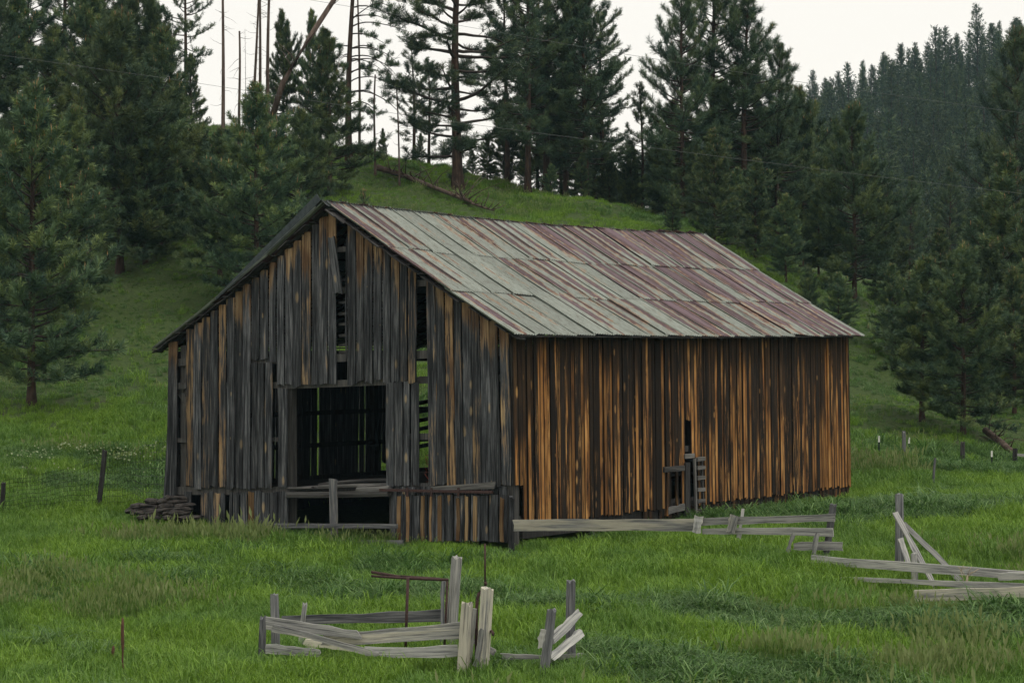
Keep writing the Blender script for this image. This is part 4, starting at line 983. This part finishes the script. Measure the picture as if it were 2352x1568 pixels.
trng = random.Random(5)
def plant(key, px, base, top, label, wide=1.0, group=None, cat='tree', name=None, tilt=(0, 0), rot=None):
    """base: ('y', screen row of the foot) or depth in metres"""
    if isinstance(base, tuple): g = hit(px, base[1])
    else: Xw = (px - 1176) / F * base; g = Vector((Xw, base, gz(Xw, base)))
    h = (CZ - (top - 784) / F * g.y) - g.z; tr, br, cr, nm, bk, href = PROTO[key]
    k = h / href; g.z -= 0.12
    dead = nm is None
    e = link(name or ('dead_tree' if dead else 'pine_tree'), None, M=Matrix.Translation(g) @ Matrix.Rotation(tilt[1], 4, 'Y') @ Matrix.Rotation(tilt[0], 4, 'X') @ Matrix.Rotation(trng.uniform(0, 6.28) if rot is None else rot, 4, 'Z') @ Matrix.Diagonal((k * wide, k * wide, k, 1)))
    e.empty_display_size = 0.3; tag(e, label, cat, group)
    W = WM[e]
    link('trunk', tr, bk, e, W)
    if br: link('branches', br, M_SNAG if dead else M_TWIG, e, W)
    if cr: link('crown', cr, nm, e, W)
    return e
GL, GM, GR, GS = 'pines on the left slope', 'pines along the hill crest', 'pines right of the barn', 'dead standing trunks on the crest'
plant('young0', 73, ('y', 935), 190, 'bushy young pine standing lowest on the left slope', 1.0, GL)
plant('young4', 275, ('y', 628), 30, 'broad dense pine behind the lowest left pine, trunk showing in grass', 1.05, GL)
plant('young2', 378, ('y', 560), 62, 'dark pine at the right of the left-hand cluster, above the wire fence', 1.15, GL)
plant('young3', -20, ('y', 830), 390, 'young pine cut by the left picture edge', 1.1, GL)
plant('young5', 165, ('y', 720), 240, 'mid-sized pine filling the gap between the two front left pines', 1.1, GL)
plant('young3', 120, 90.0, 60, 'full pine behind the lowest left pine', 1.1, GL)
plant('young2', 30, 93.0, -20, 'full pine near the left edge, behind', 1.2, GL)
plant('young0', 205, 93.0, -40, 'full pine behind the broad dense pine', 1.1, GL)
plant('young1', 400, 90.0, 180, 'pine low at the right flank of the left cluster', 0.9, GL)
plant('young1', 290, 97.0, -60, 'dense pine on the crest behind the left cluster', 1.0, GL)
plant('young3', 455, 84.0, 300, 'smallish pine under the left sky gap', 1.3, GL)
plant('young4', 335, 80.0, 210, 'wide pine whose boughs overhang the shaded left slope', 1.15, GL)
plant('young2', 110, 76.0, 330, 'narrow pine right behind the lowest left pine', 1.2, GL)
plant('tall1', 60, 97.0, -150, 'tall pine behind, second from the left picture edge', 1.05, GL)
plant('tall0', -25, 92.0, -120, 'tall pine behind, at the left picture edge', 1.1, GL)
plant('tall2', 150, 99.0, -220, 'tall pine behind the broad dense pine, left side', 1.2, GL)
plant('tall1', 235, 96.0, -160, 'tall pine behind the broad dense pine, right side', 1.1, GL)
plant('tall0', 318, 99.0, -130, 'tall pine rising over the dark pine of the left cluster', 1.1, GL)
plant('young4', 345, 95.0, -10, 'thick pine at the crest, left of the reddish bare trunk', 0.95, GL)
plant('sparse1', 426, 94.0, -170, 'bare reddish trunked pine with side boughs at the left sky gap', 1.0, GL)
plant('young2', 440, 93.0, 120, 'ragged pine with boughs reaching into the left sky gap', 0.85, GL)
plant('young0', 590, ('y', 700), 190, 'bushy pine with orange candles left of the barn peak', 1.1, GM)
plant('young5', 505, ('y', 640), 290, 'small pine at the left foot of the candle-tipped pine', 1.2, GM)
plant('young4', 690, ('y', 600), 250, 'pine between the candle-tipped pine and the pine above the barn peak', 1.1, GM)
plant('young2', 757, ('y', 450), 66, 'dark narrow-topped pine directly above the barn peak', 1.15, GM)
plant('young1', 650, 102.0, 22, 'slim-topped pine behind, left of the leaning dead trunk', 0.7, GM)
plant('young0', 718, 101.0, 20, 'pine top behind the leaning dead trunk', 0.6, GM)
plant('old', 802, 95.0, -190, 'old curved pine with long drooping boughs right of the barn peak', 1.0, GM, rot=0.0)
plant('snag0', 512, 92.0, -130, 'tall bare dead trunk alone in the left sky gap', 1.0, GS)
plant('snag2', 549, 95.0, 65, 'short broken dead trunk beside the lone tall trunk', 0.8, GS)
plant('snag1', 563, 96.0, 60, 'thinnest dead pole left of the three bare trunks', 0.45, GS)
plant('snag1', 578, 97.0, -150, 'left trunk of the three tall bare trunks', 1.1, GS, tilt=(0, 0.04))
plant('snag0', 597, 98.5, -150, 'middle trunk of the three tall bare trunks', 0.9, GS)
plant('snag0', 616, 97.0, -150, 'right trunk of the three tall bare trunks', 1.05, GS)
plant('snag2', 862, 94.0, 165, 'broken dead trunk just right of the old curved pine', 0.75, GS)
plant('snag2', 918, 93.5, 192, 'thin leaning dead pole left of the big pine', 0.6, GS, tilt=(0, -0.03))
plant('snag0', 825, 97.0, -120, 'slender dead trunk against the old curved pine', 0.7, GS)
plant('young3', 880, 97.0, 290, 'little ragged pine beneath the broken dead trunk', 0.6, GM)
plant('sparse0', 950, 102.0, 82, 'skinny pine left of the big pine', 1.3, GM)
plant('sparse0', 985, 104.0, 130, 'short skinny pine touching the big pine on its left', 1.4, GM)
plant('young2', 965, 99.0, 300, 'low pine bush at the foot of the skinny pine', 0.9, GM)
plant('big', 1052, ('y', 438), -230, 'big old pine with thick red-brown trunk on the crest', 1.35, GM, rot=1.0)
for key, px, Y, top, lab, wd in (
    ('tall0', 1212, 97, -190, 'tall pine first right of the big pine', 1.0), ('tall2', 1255, 99, -210, 'tall pine second right of the big pine', 1.05),
    ('tall1', 1300, 101, -140, 'tall pine third right of the big pine', 0.95), ('tall0', 1345, 98, -90, 'tall pine at the right rim of the crest grove', 1.2),
    ('sparse1', 1385, 103, 20, 'open pine leaning out of the crest grove into the sky gap', 1.2), ('sparse1', 1165, 103, -60, 'thin pine close behind the big pine on its right', 1.2),
    ('young0', 1160, 104, 210, 'pine with a full low crown between the big pine and the crest grove', 1.0), ('young1', 1290, 105, 180, 'full pine deep inside the crest grove', 1.1), ('young3', 1235, 106, 130, 'full pine at the back of the crest grove, left', 1.0), ('young2', 1365, 104, 170, 'full pine at the back of the crest grove, right', 1.1), ('young2', 1440, 103, 400, 'low pine bush at the right end of the crest, in shade', 1.4), ('young1', 1085, 104, 340, 'low pine bush behind the big trunk', 1.2), ('young0', 1745, 99, 230, 'full pine inside the right grove', 1.0), ('young5', 1650, 101, 180, 'full pine at the back of the right grove', 1.1), ('young3', 1550, 100, 230, 'full pine at the left rim of the right grove', 1.0),
    ('young1', 1120, 100, 310, 'low pine bush right of the big trunk', 0.9), ('young3', 1205, 98, 330, 'low dark pine under the crest grove, left part', 0.9), ('young4', 1265, 96, 370, 'low dark pine under the crest grove, middle', 1.0),
    ('young2', 1335, 97, 345, 'low dark pine under the crest grove, right part', 1.1), ('young3', 1400, 99, 350, 'low pine at the right end of the crest grove', 1.0),
    ('young2', 1450, 100, 320, 'small pine at the bottom of the right sky gap', 1.0), ('sparse0', 1474, 100, 188, 'skinny pine standing in the right sky gap', 1.3), ('sparse0', 1500, 105, 260, 'shorter skinny pine behind in the right sky gap', 1.3),
    ('tall1', 1568, 95, -70, 'tall dense pine at the left of the right grove', 0.95), ('tall0', 1640, 97, -150, 'tall dense pine in the middle of the right grove', 1.1),
    ('tall2', 1712, 96, -30, 'tall pine at the right of the right grove', 1.35), ('tall1', 1785, 98, 95, 'pine with a sloping right outline before the pale sky', 0.95), ('young1', 1840, 100, 200, 'pine at the right foot of the right grove', 1.0),
    ('young3', 1530, 96, 320, 'low pine under the left of the right grove', 1.2), ('young5', 1600, 94, 330, 'low pine under the right grove, behind the bright young pine', 1.0), ('young2', 1690, 93, 380, 'low pine under the right grove, centre', 1.2)):
    plant(key, px, float(Y), top, lab, wd, GM)
for key, px, Y, top, lab, wd in (
    ('young0', 1640, 86, 292, 'bright young pine rising behind the middle of the roof', 1.1), ('young5', 1545, 88, 420, 'young pine behind the roof ridge end, left', 1.0), ('young2', 1735, 88, 360, 'young pine behind the far roof end', 1.2),
    ('young5', 1805, 85, 440, 'small young pine behind the far eave slope', 1.2), ('young3', 1880, 90, 430, 'pine left of the yellow-topped pine', 1.1), ('young4', 1962, 88, 240, 'yellow-topped full pine right of the far roof end', 0.95),
    ('young2', 2035, 94, 420, 'pine right behind the yellow-topped pine', 1.1), ('young3', 1860, 78, 610, 'low pine beside the far eave', 1.0)):
    plant(key, px, float(Y), top, lab, wd, GR)
plant('young3', 2118, ('y', 968), 588, 'rounded pine with bare lower trunk right of the barn', 1.25, GR)
plant('young4', 2212, ('y', 1003), 560, 'wide pine above the squat dark post', 1.1, GR)
plant('tall1', 2335, 92.0, 60, 'tall pine at the right picture edge', 1.0, GR)
plant('young2', 2300, 84.0, 350, 'pine in front of the tall right edge pine', 1.2, GR)
plant('young1', 2395, 76.0, 420, 'pine cut by the right picture edge', 1.1, GR)
plant('young0', 2330, 72.0, 610, 'low pine at the right edge above the pasture posts', 1.1, GR)
plant('young2', 2160, 90.0, 520, 'pine behind the rounded pine', 1.2, GR)
plant('young3', 2245, 96.0, 470, 'pine behind the wide pine', 1.2, GR)
plant('young5', 2050, 80.0, 600, 'pine at the left of the rounded pine', 1.2, GR)
plant('young4', 2280, 78.0, 560, 'full pine between the wide pine and the right edge', 1.1, GR)
plant('young1', 1925, 80.0, 620, 'low full pine on the bank right of the far eave', 1.2, GR)
plant('tall0', 2090, 120.0, 400, 'slim pine in the gully before the far hill, left', 1.1, GR)
plant('tall2', 2180, 125.0, 380, 'slim pine in the gully before the far hill, right', 1.1, GR)
plant('seedling', 835, ('y', 478), 432, 'tiny pine seedling with orange candles on the slope above the ridge', 1.0, name='pine_seedling')
# leaning dead trunk, fallen logs
def log(label, pts, r0, r1, name='fallen_log', twigs=14, seed=1, twl=0.9):
    lr = random.Random(seed); e = empty(name, pts[0], label, 'log', None); off = WM[e].translation
    n = len(pts); link('trunk', tube_mesh([p - off for p in pts], [r0 + (r1 - r0) * i / (n - 1) for i in range(n)], 8, 'trunk'), M_SNAG, e, Matrix.Translation(off))
    for i in range(twigs):
        f = lr.uniform(0.1, 0.98) * (n - 1); k = min(int(f), n - 2); b = pts[k].lerp(pts[k + 1], f - k)
        d = Vector((lr.uniform(-0.7, 1), lr.uniform(-1, 0.3), lr.uniform(0.1, 1))).normalized(); L = lr.uniform(0.3, twl)
        m = b + d * L * 0.5 + Vector((0, 0, lr.uniform(-.1, .15))); q = b + d * L + Vector((lr.uniform(-.2, .2), 0, lr.uniform(-.2, .1)))
        bar(e, [b, m, q], [0.022, 0.015, 0.006], 'branch', M_SNAG, 5)
    return e
Yl = 99.0; gl = P(655, 190, Yl); gl.z = gz(gl.x, Yl)
log('leaning dead trunk slanting across the sky above the barn peak', [P(615, 300, Yl), P(650, 190, Yl), P(715, 80, Yl), P(775, -12, Yl), P(840, -110, Yl)], 0.135, 0.085, 'leaning_trunk', 8, 3, 1.5)
pts = [hit(x, y) + Vector((0, -0.1, 0.16)) for x, y in ((866, 394), (930, 414), (990, 438), (1045, 460), (1082, 474))]
log('reddish fallen log with broken branches on the crest above the roof', pts, 0.12, 0.06, 'fallen_log', 34, 4, 1.5)
pts = [hit(x, y) + Vector((0, -0.1, 0.10)) for x, y in ((1050, 452), (1085, 474), (1112, 484), (1135, 490))]
log('thin grey fallen branch below the red fallen log', pts, 0.06, 0.03, 'fallen_branch', 12, 5, 0.9)
pts = [hit(x, y) + Vector((0, -0.1, 0.15)) for x, y in ((2262, 1000), (2290, 1022), (2322, 1048))]
log('dark fallen log on the bank beneath the right-hand pines', pts, 0.10, 0.08, 'fallen_log', 10, 6, 0.8)

# far wooded hillside
FAR = []
for sd_i, hh, RR in ((81, 12, 2.4), (82, 12, 2.1), (83, 12, 2.7), (84, 12, 1.8)):
    t = farpine(sd_i, hh, RR); cr = t.crown_mesh(9, 0.10)
    tr = np.concatenate(t.TV); tf = np.concatenate(t.TF); n0 = len(cr.vertices)
    V = np.empty(n0 * 3, np.float32); cr.vertices.foreach_get('co', V); V = V.reshape(-1, 3)
    li = np.empty(len(cr.loops), np.int32); cr.loops.foreach_get('vertex_index', li); T = li.reshape(-1, 4)
    tn = np.empty(n0, np.float32); cr.attributes['tone'].data.foreach_get('value', tn)
    me = mesh_np('far_pine', np.r_[V, tr], np.r_[T, tf + n0], False, {'tone': np.r_[tn, np.zeros(len(tr))]}); bpy.data.meshes.remove(cr)
    me.materials.append(M_NEEDLE_FAR); me.materials.append(M_BARK)
    mi = np.zeros(len(me.polygons), np.int32); mi[len(T):] = 1; me.polygons.foreach_set('material_index', mi); FAR.append(me)
hr = random.Random(9); cells = set(); cand = []
for i in range(9000):
    Y = hr.uniform(180, 440); px = hr.uniform(1000, 2440); Xw = (px - 1176) / F * Y; z = float(hill_z(Xw, Y)); py = 784 - (z - CZ) / Y * F
    if (px < 1750 and py > 520) or py > 800: continue
    c = (int(Xw / 4.0), int(Y / 5.0))
    if c in cells: continue
    cells.add(c); cand.append((Xw, Y, z))
def far_matrix(c):
    h = hr.uniform(5.5, 12.0) * (1.22 if hr.random() < 0.12 else 1); w = h / 12 * hr.uniform(0.85, 1.25)
    return Matrix.Translation((c[0], c[1], c[2] - 0.3)) @ Matrix.Rotation(hr.uniform(0, 6.28), 4, 'Z') @ Matrix.Diagonal((w, w, h / 12, 1))
def sky_rank(c): return c[1] > 424                 # the skyline row shows each tree whole
cand.sort(key=lambda c: (not sky_rank(c), not (1830 < 1176 + F * c[0] / c[1] < 2352), -c[1])); single, rest = cand[:290], cand[290:]
for c in single:
    o = bpy.data.objects.new('far_pine', FAR[hr.randrange(4)]); COL.objects.link(o); o.matrix_basis = far_matrix(c)
    tag(o, 'small pine on the far hill skyline at the upper right' if sky_rank(c) else 'small pine on the face of the distant wooded hillside at the upper right', 'tree', 'pines on the far hill skyline' if sky_rank(c) else 'pines on the far hillside face')

# ------------------------------------------------------------------ grass
def clump(seed, n, hgt, wid, spread, arch, heads=0.0):
    r = np.random.RandomState(seed); V = []; T = []; tone = []
    for i in range(n):
        a = r.uniform(0, 6.28); rr = spread * np.sqrt(r.rand()); b = np.array([np.cos(a) * rr, np.sin(a) * rr, -0.03])
        h = hgt * r.uniform(0.55, 1.1); la = r.uniform(0, 6.28); ar = arch * r.uniform(0.3, 1.2) * h; ld = np.array([np.cos(la), np.sin(la), 0])
        sv = np.array([-np.sin(la), np.cos(la), 0]) if r.rand() < 0.6 else np.array([np.cos(la * 3), np.sin(la * 3), 0]); s0 = len(V); tn = r.rand()
        for q, w in ((0, 0.8), (0.4, 1.0), (0.75, 0.7)):
            c = b + ld * ar * q ** 2 + np.array([0, 0, h * (q - 0.28 * arch * q ** 3)]); V += [c - sv * wid * w / 2, c + sv * wid * w / 2]; tone += [tn * 0.85] * 2
        V.append(b + ld * ar * 1.15 + np.array([0, 0, h * (1 - 0.42 * arch)])); tone.append(tn * 0.85)
        T += [(s0, s0 + 1, s0 + 3), (s0, s0 + 3, s0 + 2), (s0 + 2, s0 + 3, s0 + 5), (s0 + 2, s0 + 5, s0 + 4), (s0 + 4, s0 + 5, s0 + 6)]
        if r.rand() < heads:
            e = V[s0 + 6].copy(); e[2] += 0.02; s1 = len(V); hh = r.uniform(0.07, 0.14)
            V += [e - [0, 0, 0.02], e + sv * 0.016 + [0, 0, hh * 0.4], e + ld * 0.03 + [0, 0, hh], e - sv * 0.016 + [0, 0, hh * 0.4]]; tone += [1.0] * 4
            T += [(s1, s1 + 1, s1 + 2), (s1, s1 + 2, s1 + 3)]
    return mesh_np('clump', np.array(V), np.array(T), False, {'tone': np.array(tone)})
def grass_object(name, label, pts, scl, var, mat, clumps, seed):
    r = np.random.RandomState(seed); n = len(pts); me = bpy.data.meshes.new(name); me.vertices.add(n); me.vertices.foreach_set('co', pts.astype(np.float32).ravel())
    for a, v in (('scl', scl), ('rot', r.uniform(0, 6.28, n)), ('tx', r.normal(0, 0.10, n)), ('ty', r.normal(0, 0.10, n))):
        at = me.attributes.new(a, 'FLOAT', 'POINT'); at.data.foreach_set('value', v.astype(np.float32))
    at = me.attributes.new('var', 'INT', 'POINT'); at.data.foreach_set('value', var.astype(np.int32))
    me.update(); me.materials.append(mat)
    coll = bpy.data.collections.new(name + '_clumps')
    for i, c in enumerate(clumps):
        (None if c.materials else c.materials.append(mat)); o = bpy.data.objects.new('%s_clump_%02d' % (name, i), c); coll.objects.link(o)
    o = link(name, me); tag(o, label, 'grass', kind='stuff')
    g = bpy.data.node_groups.new(name + '_scatter', 'GeometryNodeTree'); g.is_modifier = True
    g.interface.new_socket('Geometry', in_out='INPUT', socket_type='NodeSocketGeometry'); g.interface.new_socket('Geometry', in_out='OUTPUT', socket_type='NodeSocketGeometry')
    N = g.nodes.new; L = g.links.new
    gi = N('NodeGroupInput'); go = N('NodeGroupOutput'); m2p = N('GeometryNodeMeshToPoints'); inst = N('GeometryNodeInstanceOnPoints'); ci = N('GeometryNodeCollectionInfo')
    ci.inputs['Collection'].default_value = coll; ci.inputs['Separate Children'].default_value = True; ci.inputs['Reset Children'].default_value = True
    def at_(nm, ty='FLOAT'):
        x = N('GeometryNodeInputNamedAttribute'); x.data_type = ty; x.inputs['Name'].default_value = nm; return x.outputs[0]
    cx = N('ShaderNodeCombineXYZ'); L(at_('tx'), cx.inputs[0]); L(at_('ty'), cx.inputs[1]); L(at_('rot'), cx.inputs[2])
    L(gi.outputs[0], m2p.inputs[0]); L(m2p.outputs[0], inst.inputs['Points']); L(ci.outputs[0], inst.inputs['Instance']); inst.inputs['Pick Instance'].default_value = True
    L(at_('var', 'INT'), inst.inputs['Instance Index']); L(cx.outputs[0], inst.inputs['Rotation']); L(at_('scl'), inst.inputs['Scale']); L(inst.outputs[0], go.inputs[0])
    md = o.modifiers.new('scatter', 'NODES'); md.node_group = g
    return o
def fbm(X, Y, sc, seed):
    r = np.random.RandomState(seed); out = 0
    for o in range(4):
        k = sc * 1.9 ** o
        for j in range(3):
            a = r.uniform(0, 6.28); out = out + np.sin((X * np.cos(a) + Y * np.sin(a)) * k * r.uniform(0.7, 1.3) + r.uniform(0, 6.28)) * 0.6 ** o
    return out / 3.2
R = np.random.RandomState(77)
def scatter(y0, y1, n):
    Y = np.sqrt(R.uniform(y0 ** 2, y1 ** 2, n)); X = R.uniform(-0.26, 0.26, n) * Y; return X, Y
layers = [scatter(24, 40, 13000), scatter(40, 62, 19000), scatter(62, 104, 30000)]
GXs = np.concatenate([l[0] for l in layers]); GYs = np.concatenate([l[1] for l in layers])
du = -(GXs - BN.x) * math.cos(A) + (GYs - BN.y) * math.sin(A); dv = (GXs - BN.x) * math.sin(A) + (GYs - BN.y) * math.cos(A)
keep = ~((du > -0.02) & (du < BW + 0.05) & (dv > 0.0) & (dv < BL)); GXs, GYs, du, dv = GXs[keep], GYs[keep], du[keep], dv[keep]
pts = np.stack([GXs, GYs, gz_np(GXs, GYs)], -1)
f1 = fbm(GXs, GYs * 1.6, 0.35, 1) + R.normal(0, 0.13, len(GXs)); f2 = fbm(GXs, GYs * 1.5, 0.45, 2) + R.normal(0, 0.13, len(GXs))
far_k = np.clip((GYs - 58) / 10, 0, 1)
shade = (((GXs < -6.5 + 0.12 * (80 - GYs)) & (GYs > 64)) | ((GXs > 9.5) & (GYs > 66))) & (R.rand(len(GXs)) < 0.8)  # tree shade on the slopes, put in as darker, shorter lush grass
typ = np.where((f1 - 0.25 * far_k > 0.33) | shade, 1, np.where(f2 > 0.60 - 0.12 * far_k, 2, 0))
sc = R.uniform(0.75, 1.15, len(GXs)) * (1 - 0.42 * far_k) * (1 + 0.25 * np.clip(fbm(GXs, GYs, 0.6, 3), -1, 1))
sc = np.where(typ == 1, sc * (0.8 + 0.7 * np.clip(f1 - 0.2, 0, 0.8)), sc)
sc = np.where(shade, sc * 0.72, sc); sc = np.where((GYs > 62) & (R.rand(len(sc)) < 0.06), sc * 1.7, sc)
sc = np.where(R.rand(len(sc)) < 0.07, sc * 1.45, sc)
near_wall = ((du > -0.9) & (du < BW + 0.5) & (dv > -1.0) & (dv < BL + 0.5)); sc = np.where(near_wall, sc * 0.85, sc); sc = np.where(near_wall & (dv < 0.05), sc * 0.7, sc)
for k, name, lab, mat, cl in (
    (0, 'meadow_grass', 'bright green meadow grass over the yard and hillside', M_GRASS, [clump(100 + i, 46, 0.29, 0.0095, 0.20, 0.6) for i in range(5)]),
    (1, 'lush_grass', 'darker lush grass in meadow tufts and as painted tree shade on the slopes', M_LUSH, [clump(200 + i, 40, 0.34, 0.014, 0.20, 1.0) for i in range(5)]),
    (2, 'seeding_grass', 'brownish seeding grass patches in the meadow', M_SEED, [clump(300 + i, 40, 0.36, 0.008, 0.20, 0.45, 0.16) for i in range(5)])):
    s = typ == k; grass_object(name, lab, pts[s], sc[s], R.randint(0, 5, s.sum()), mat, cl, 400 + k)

# pale flowers at the foot of the left slope
V = []; Fc = []; fl = random.Random(31)
for k in range(150):
    px = fl.uniform(20, 385); g = hit(px, 1062 + fl.gauss(0, 5) + 14 * math.sin(px * 0.03)) if k < 100 else hit(px, fl.uniform(1050, 1110))
    c = g + Vector((fl.uniform(-.15, .15), 0, fl.uniform(0.24, 0.36))); r = fl.uniform(0.012, 0.026); s0 = len(V)
    for a in range(5): V.append(c + Vector((math.cos(a * 1.257) * r, fl.uniform(-.01, .01), math.sin(a * 1.257) * r)))
    V.append(c + Vector((0, 0.012, 0.006)))
    Fc += [(s0 + a, s0 + (a + 1) % 5, s0 + 5) for a in range(5)]
tag(link('white_flowers', mesh_py('white_flowers', V, Fc), M_PETAL), 'band of tiny white flowers at the foot of the left slope', 'flowers', kind='stuff')

if rest:
    rp = np.array(rest); rs = np.array([hr.uniform(0.62, 1.0) for _ in rest])
    fo = grass_object('distant_pines', 'dense far-off pine wood covering the hill at the upper right', rp, rs, np.array([hr.randrange(4) for _ in rest]), M_NEEDLE_FAR, [m.copy() for m in FAR], 500)
    fo['category'] = 'trees'

# ------------------------------------------------------------------ haze
def haze():
    x0, x1, y0, y1, z0, z1 = -395, 395, -28, 575, float(GZ.min()) - 6, 85
    V = [(x, y, z) for z in (z0, z1) for x, y in ((x0, y0), (x1, y0), (x1, y1), (x0, y1))]
    me = mesh_py('haze', V, [(3, 2, 1, 0), (4, 5, 6, 7), (0, 1, 5, 4), (1, 2, 6, 5), (2, 3, 7, 6), (3, 0, 4, 7)])
    m = bpy.data.materials.new('thin air'); m.use_nodes = True; t = m.node_tree; t.nodes.clear(); o = t.nodes.new('ShaderNodeOutputMaterial'); v = t.nodes.new('ShaderNodeVolumePrincipled')
    v.inputs['Color'].default_value = (0.50, 0.80, 0.98, 1); v.inputs['Density'].default_value = 0.00015; t.links.new(v.outputs[0], o.inputs['Volume'])
    tag(link('haze', me, m), kind='stuff')
haze()
